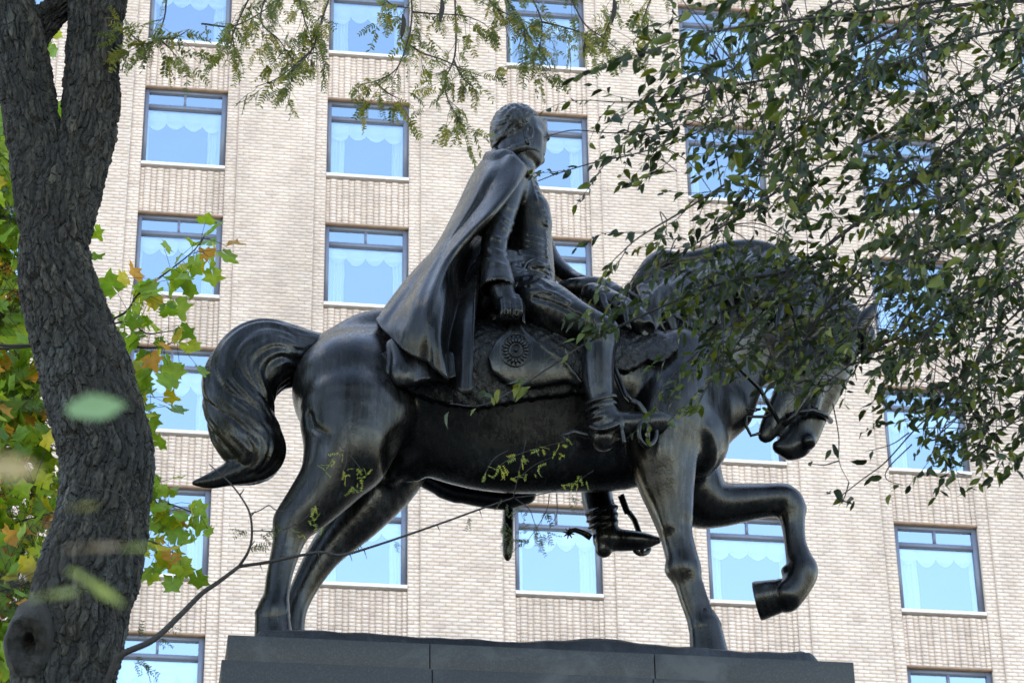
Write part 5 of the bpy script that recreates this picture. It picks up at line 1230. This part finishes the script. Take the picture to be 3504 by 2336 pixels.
for pp, r0, near, (a, b) in limbs:
    W = wpts(pp, 6); LIMB.append(W)
    obj('branch', mesh_np('branch', *tube_me('b', W, np.linspace(r0*.5, .0022, len(W)), 7), smooth=True), M['twig'], elm)
    seg = np.linalg.norm(np.diff(W, axis=0), axis=1); cum = np.concatenate([[0], np.cumsum(seg)]); Lt = cum[-1]; s_ = a*Lt+.03; side = 1
    while s_ < b*Lt:
        i = min(np.searchsorted(cum, s_)-1, len(W)-2); i = max(i, 0); p = W[i]+(W[i+1]-W[i])*(s_-cum[i])/seg[i]; td = unit(W[i+1]-W[i]); side = -side
        up = np.cross(td, [0, 1, 0]); d = unit(td*.8+dl*.35+up*side*RR.uniform(.2, .75)+np.array([0, RR.gauss(0, .35), 0])+[0, 0, -.22])
        leaf_twig(p, d, RR.uniform(.16, .38), near); s_ += RR.uniform(.09, .16)
    if b == 1: leaf_twig(W[-1], unit(W[-1]-W[-3]), .25, near)
# the mass of the crown: short leafy twigs spread through its volume, each tied to the nearest limb
LP = np.vstack(LIMB); NF = 0
def inpoly(x, y, pl):
    c = False
    for i in range(len(pl)):
        (x1, y1), (x2, y2) = pl[i], pl[i-1]
        if (y1 > y) != (y2 > y) and x < (x2-x1)*(y-y1)/(y2-y1)+x1: c = not c
    return c
ZONES = [([(2950, -40), (3560, -40), (3560, 1000), (3000, 1000)], 210, 8.6, 11.2), ([(2560, -40), (2980, -40), (3000, 800), (2700, 800)], 88, 8.6, 11.0), ([(2230, -40), (2600, -40), (2700, 700), (2400, 560), (2180, 330)], 48, 9.0, 11.0),
 ([(2300, 980), (2560, 880), (2960, 880), (2960, 1180), (2880, 1330), (2660, 1330), (2560, 1220), (2420, 1330), (2330, 1240)], 84, 10.6, 11.4), ([(2960, 960), (3560, 960), (3560, 1540), (3330, 1570), (3180, 1530), (3060, 1400), (2980, 1200)], 150, 10.2, 11.4),
 ([(2330, 860), (2480, 800), (2760, 800), (2920, 900), (2600, 930), (2380, 960)], 22, 10.6, 11.2), ([(2200, 640), (2560, 640), (2560, 860), (2300, 940), (2160, 940)], 12, 10.4, 11.0), ([(2080, 330), (2300, 300), (2330, 560), (2160, 620)], 9, 10.4, 10.8)]
for pl, n, ya, yb in ZONES:
    xs, ys_ = [p[0] for p in pl], [p[1] for p in pl]; k = 0
    while k < n:
        x, y = RR.uniform(min(xs), max(xs)), RR.uniform(min(ys_), max(ys_))
        if not inpoly(x, y, pl): continue
        k += 1; p = at(x, y, RR.uniform(ya, yb)); th = math.radians(RR.gauss(205, 42)); d = RIGHT*math.cos(th)+UP*math.sin(th)+FWD*RR.gauss(0, .35)
        q = LP[np.argmin(np.linalg.norm(LP-p, axis=1))]; b0_ = p-unit(d)*.12
        if np.linalg.norm(q-b0_) < .9: ET.add(curve3([q, (q+b0_)/2+rv(.02)+[0, 0, .02], b0_], 4), np.linspace(.0030, .0021, 9), 4)
        leaf_twig(b0_, d, RR.uniform(.18, .34), ya < 10 and RR.random() < .4, 1.15)
# sparse outliers: the long branch before the saddle and the low twigs at the right
for (a, b, Y, n) in ((2010, 1075, 10.85, 8), (2040, 1120, 10.85, 9), (2090, 1110, 10.85, 6), (2150, 1060, 10.85, 6), (2200, 1020, 10.85, 8), (1990, 1150, 10.85, 3), (1930, 1210, 10.85, 3), (1960, 1090, 10.85, 4), (1770, 1300, 10.85, 4), (1700, 1340, 10.85, 3), (1660, 1330, 10.85, 1), (1800, 1320, 10.85, 2), (1545, 1410, 10.85, 1), (1610, 1412, 10.85, 1), (2240, 1270, 10.9, 3), (2280, 1240, 10.9, 3), (2330, 1320, 10.9, 5), (2380, 1400, 10.9, 4), (2860, 1690, 11.1, 4), (2900, 1720, 11.1, 3), (3050, 1650, 11.1, 1), (3060, 1680, 11.1, 1), (2840, 1520, 11.1, 2), (2960, 1560, 11.1, 2), (3000, 1630, 11.1, 2), (2780, 1580, 11.1, 1)):
    for k in range(n): EL.add(at(a+RR.uniform(-26, 26), b+RR.uniform(-20, 20), Y), unit(dl+rv(.6)+[0, 0, -.3]), unit(rv(.6)+[0, -.5, .7]), RR.uniform(.6, 1.05))
for pp in ([(2850, 1380, 11.1), (2870, 1490, 11.1), (2872, 1580, 11.1), (2905, 1650, 11.1)], [(2872, 1575, 11.1), (2820, 1590, 11.1), (2770, 1585, 11.1)], [(3110, 1480, 11.1), (3050, 1520, 11.1), (2960, 1545, 11.1)], [(3120, 1520, 11.1), (3040, 1600, 11.1), (3035, 1640, 11.1), (3090, 1660, 11.1)], [(2905, 1650, 11.1), (2890, 1700, 11.1), (2870, 1730, 11.1)], [(2030, 1160, 10.88), (2000, 1110, 10.86), (1940, 1085, 10.86)], [(2000, 1175, 10.88), (2010, 1120, 10.86), (2020, 1060, 10.86)]):
    W = wpts(pp, 5); ET.add(W, np.linspace(.0034, .0014, len(W)), 5)
EL.build(elm, 300); ET.build('twigs', elm)

# ---------------- tulip tree behind, turning yellow, at the left
YU = 17.5
tulip = thing('tulip_tree', (at(-620, 1500, YU)[0], YU, 0), 'tree with broad lobed leaves turning yellow and orange, behind the forked trunk', 'tree')
ux = tulip.location.x
tp = curve3([np.array([ux, YU, -.05]), np.array([ux+.03, YU, 4]), np.array([ux+.1, YU, 9]), np.array([ux+.15, YU+.1, 14])], 6)
obj('trunk', mesh_np('trunk', *tube_me('t', tp, np.interp(np.linspace(0, 1, len(tp)), [0, .08, 1], [.36, .26, .14]), 24), smooth=True), M['bark2'], tulip)
ush = [lobed(RR.uniform(.11, .15), RR, k % 2) for k in range(6)]
ucol = [(0.145, 0.2444, 0.0252), (0.2138, 0.3011, 0.0264), (0.1063, 0.1998, 0.0252), (0.31, 0.3456, 0.0288), (0.165, 0.2673, 0.0252), (0.3875, 0.3226, 0.0288), (0.1162, 0.212, 0.0252), (0.4263, 0.212, 0.0288), (0.1938, 0.2889, 0.0288), (0.1363, 0.2336, 0.0252)]
UL = Leaves('leaf', ush, ucol, M['leaf_tulip']); UT = Twigs()
ul = [
 ([(-300, 1150, 16.2), (100, 1180, 16.0), (400, 1085, 15.8), (470, 1010, 15.8), (560, 940, 15.8), (660, 860, 15.8), (705, 800, 15.8)], 40, .35, .16),
 ([(-300, 1200, 16.4), (150, 1180, 16.2), (420, 1100, 15.9), (500, 1140, 15.9), (600, 1130, 15.9)], 16, .55, .16), ([(200, 1300, 16.3), (420, 1280, 16.2), (480, 1350, 16.2), (520, 1420, 16.2)], 16, .4, .16),
 ([(200, 1450, 16.3), (420, 1480, 16.2), (480, 1560, 16.2), (500, 1640, 16.2)], 22, .4, .14), ([(200, 1250, 16.3), (400, 1220, 16.2), (450, 1300, 16.2), (470, 1400, 16.2)], 18, .4, .15), ([(200, 1750, 16.4), (450, 1740, 16.3), (560, 1720, 16.3), (680, 1760, 16.3)], 24, .45, .16),
 ([(200, 1850, 16.4), (450, 1840, 16.3), (560, 1870, 16.3), (640, 1930, 16.3)], 26, .45, .16), ([(250, 1700, 16.6), (430, 1650, 16.5), (520, 1700, 16.5), (570, 1780, 16.5)], 14, .5, .14),
 ([(420, 1180, 16.0), (520, 1190, 16.0), (600, 1170, 16.0)], 10, .3, .14), ([(-200, 100, 16.6), (120, 120, 16.6), (185, 130, 16.6)], 4, .75, .1), ([(-200, 300, 16.6), (100, 330, 16.6), (215, 330, 16.6)], 4, .8, .1), ([(200, 780, 16.4), (300, 770, 16.4), (325, 765, 16.4)], 2, .8, .05)]
for k in range(16):
    y0 = 500+k*115; xr = [20, 45, 60, 60, 70, 90, 120, 180, 200, 210, 200, 190, 150, 110, 80, 40][k]
    ul.append(([(-520, y0-60, 17.3+RR.uniform(-1, .8)), (-250, y0-20+RR.uniform(-60, 60), 17+RR.uniform(-.8, .8)), (-60, y0+RR.uniform(-40, 60), 17+RR.uniform(-.8, .8)), (xr, y0+RR.uniform(-20, 70), 17+RR.uniform(-.8, .8))], 150, .35, .32))
for pp, n, t0, sp_ in ul:
    W = wpts(pp, 6); UT.add(W, np.linspace(.010, .003, len(W)), 5)
    for k in range(n):
        t = (t0+(1-t0)*(k+RR.random())/n)*(len(W)-1); i = min(int(t), len(W)-2); q = W[i]+(W[i+1]-W[i])*(t-i)
        e = q+rv(sp_*.55)*[1, .8, 1]+[0, 0, -.03]; UT.add([q, (q+e)/2+[0, 0, .01], e], .0016, 4)
        UL.add(e, unit((e-q)+rv(.06)+[0, 0, -.09]), unit(rv(.55)+[0, -.75, .55]), RR.uniform(.6, 1.12))
UL.build(tulip, 300); UT.build('twigs', tulip)

# ---------------- low sapling close to the viewer, out of focus
sap = thing('sapling', (at(-500, 2000, 1.8)[0], 1.8, 0), 'thin sapling close to the lens with a few blurred pale leaves at the left', 'sapling')
SL = Leaves('leaf', [ovate(.056, .034, .1, .1, RR)], [(.15, .24, .12), (.30, .26, .03), (.19, .22, .03), (.30, .22, .11), (.22, .15, .08)], M['leaf_elm'])
sx = sap.location.x; ptop = at(-420, 900, 1.8)
obj('stem', mesh_np('stem', *tube_me('s', curve3([np.array([sx, 1.8, 0]), np.array([sx+.02, 1.8, 1.0]), np.array([sx-.01, 1.81, 1.9]), ptop], 6), np.linspace(.011, .004, 19), 8), smooth=True), M['twig'], sap)
for (a, b, Y, L, ang, vi) in ((225, 1410, 1.85, .80, 10, 0), (-60, 1600, 1.25, .5, 0, 3), (225, 1742, 1.6, .38, 10, 1), (95, 2058, 1.7, .68, 15, 2), (225, 1950, 1.75, .85, -28, 2), (225, 1885, 1.6, .68, 8, 4), (360, 1880, 1.65, .6, 6, 2)):
    p = at(a, b, Y); d = at(a+100*math.cos(math.radians(ang)), b-100*math.sin(math.radians(ang)), Y)-p
    SL.add(p, d, (0, -.9, .3) if vi in (0, 3) else (0, -.5, .85), L, vi)
    s0 = np.array([sx, 1.8, p[2]-.06]); W = curve3([s0, (s0+p)/2+[0, 0, .02], p], 5); obj('twig', mesh_np('twig', *tube_me('s', W, .0012, 5), smooth=True), M['twig'], sap)
SL.build(sap)

# ---------------- unseen crowns added to locust and elm, to shade the statue and break its reflections
def shade_crown(parent, mat, c, rad, n, colors, clumps=70):
    c = np.array(c); ctr = []
    while len(ctr) < clumps:
        p = RNG.uniform(-1, 1, 3)
        if .25 < np.linalg.norm(p) < 1: ctr.append(c+p*rad)
    ctr = np.array(ctr)
    for q in ctr[::4]:                                                     # boughs carrying the added crown
        b = np.array(parent.location)*[1, 1, 0]+[0, 0, c[2]-rad[2]]; W = curve3([b, (b+q)/2+RNG.normal(0, .2, 3), q], 5); CT.add(W, np.linspace(.05, .012, len(W)), 6)
    k = RNG.integers(0, clumps, n); p = ctr[k]+RNG.normal(0, .42, (n, 3))*[1, 1, .8]
    d = p-CAM; z = d@FWD; px = 1752+F_PX*(d@RIGHT)/z; py = 1168-F_PX*(d@UP)/z
    keep = ~((z > 0) & (px > -120) & (px < 3620) & (py > -120) & (py < 2450)) & (np.linalg.norm(d, axis=1) > 4); p = p[keep]; n = len(p)
    x = RNG.normal(0, 1, (n, 3)); x /= np.linalg.norm(x, axis=1, keepdims=True); y = np.cross(x, RNG.normal(0, 1, (n, 3))+[0, 0, 1.2]); y /= np.linalg.norm(y, axis=1, keepdims=True)
    L = RNG.uniform(.12, .2, (n, 1)); w = L*.3; nn = np.cross(x, y)
    V = np.stack([p, p+x*L*.4+y*w+nn*w*.3, p+x*L*.45, p+x*L*.4-y*w+nn*w*.3, p+x*L], 1).reshape(-1, 3); o = (np.arange(n)*5)[:, None]
    T = np.concatenate([o+[0, 2, 1], o+[0, 3, 2], o+[1, 2, 4], o+[2, 3, 4]])
    tag(obj('shade_crown', mesh_np('shade_crown', V, None, T, col=np.repeat(np.array(colors)[RNG.integers(0, len(colors), n)], 5, 0)), mat, parent), kind='stuff')
for par, mat, cs, c, rad in ((locust, M['leaf_locust'], lcol, (locust.location.x+2.2, 9.2, 15.8), (4.6, 4.2, 2.8)), (elm, M['leaf_elm'], ecol, (ex-2.2, 8.6, 15.4), (4.4, 4.4, 3.0))):
    CT = Twigs(); shade_crown(par, mat, c, np.array(rad), 4800, cs); CT.build('shade_boughs', par)
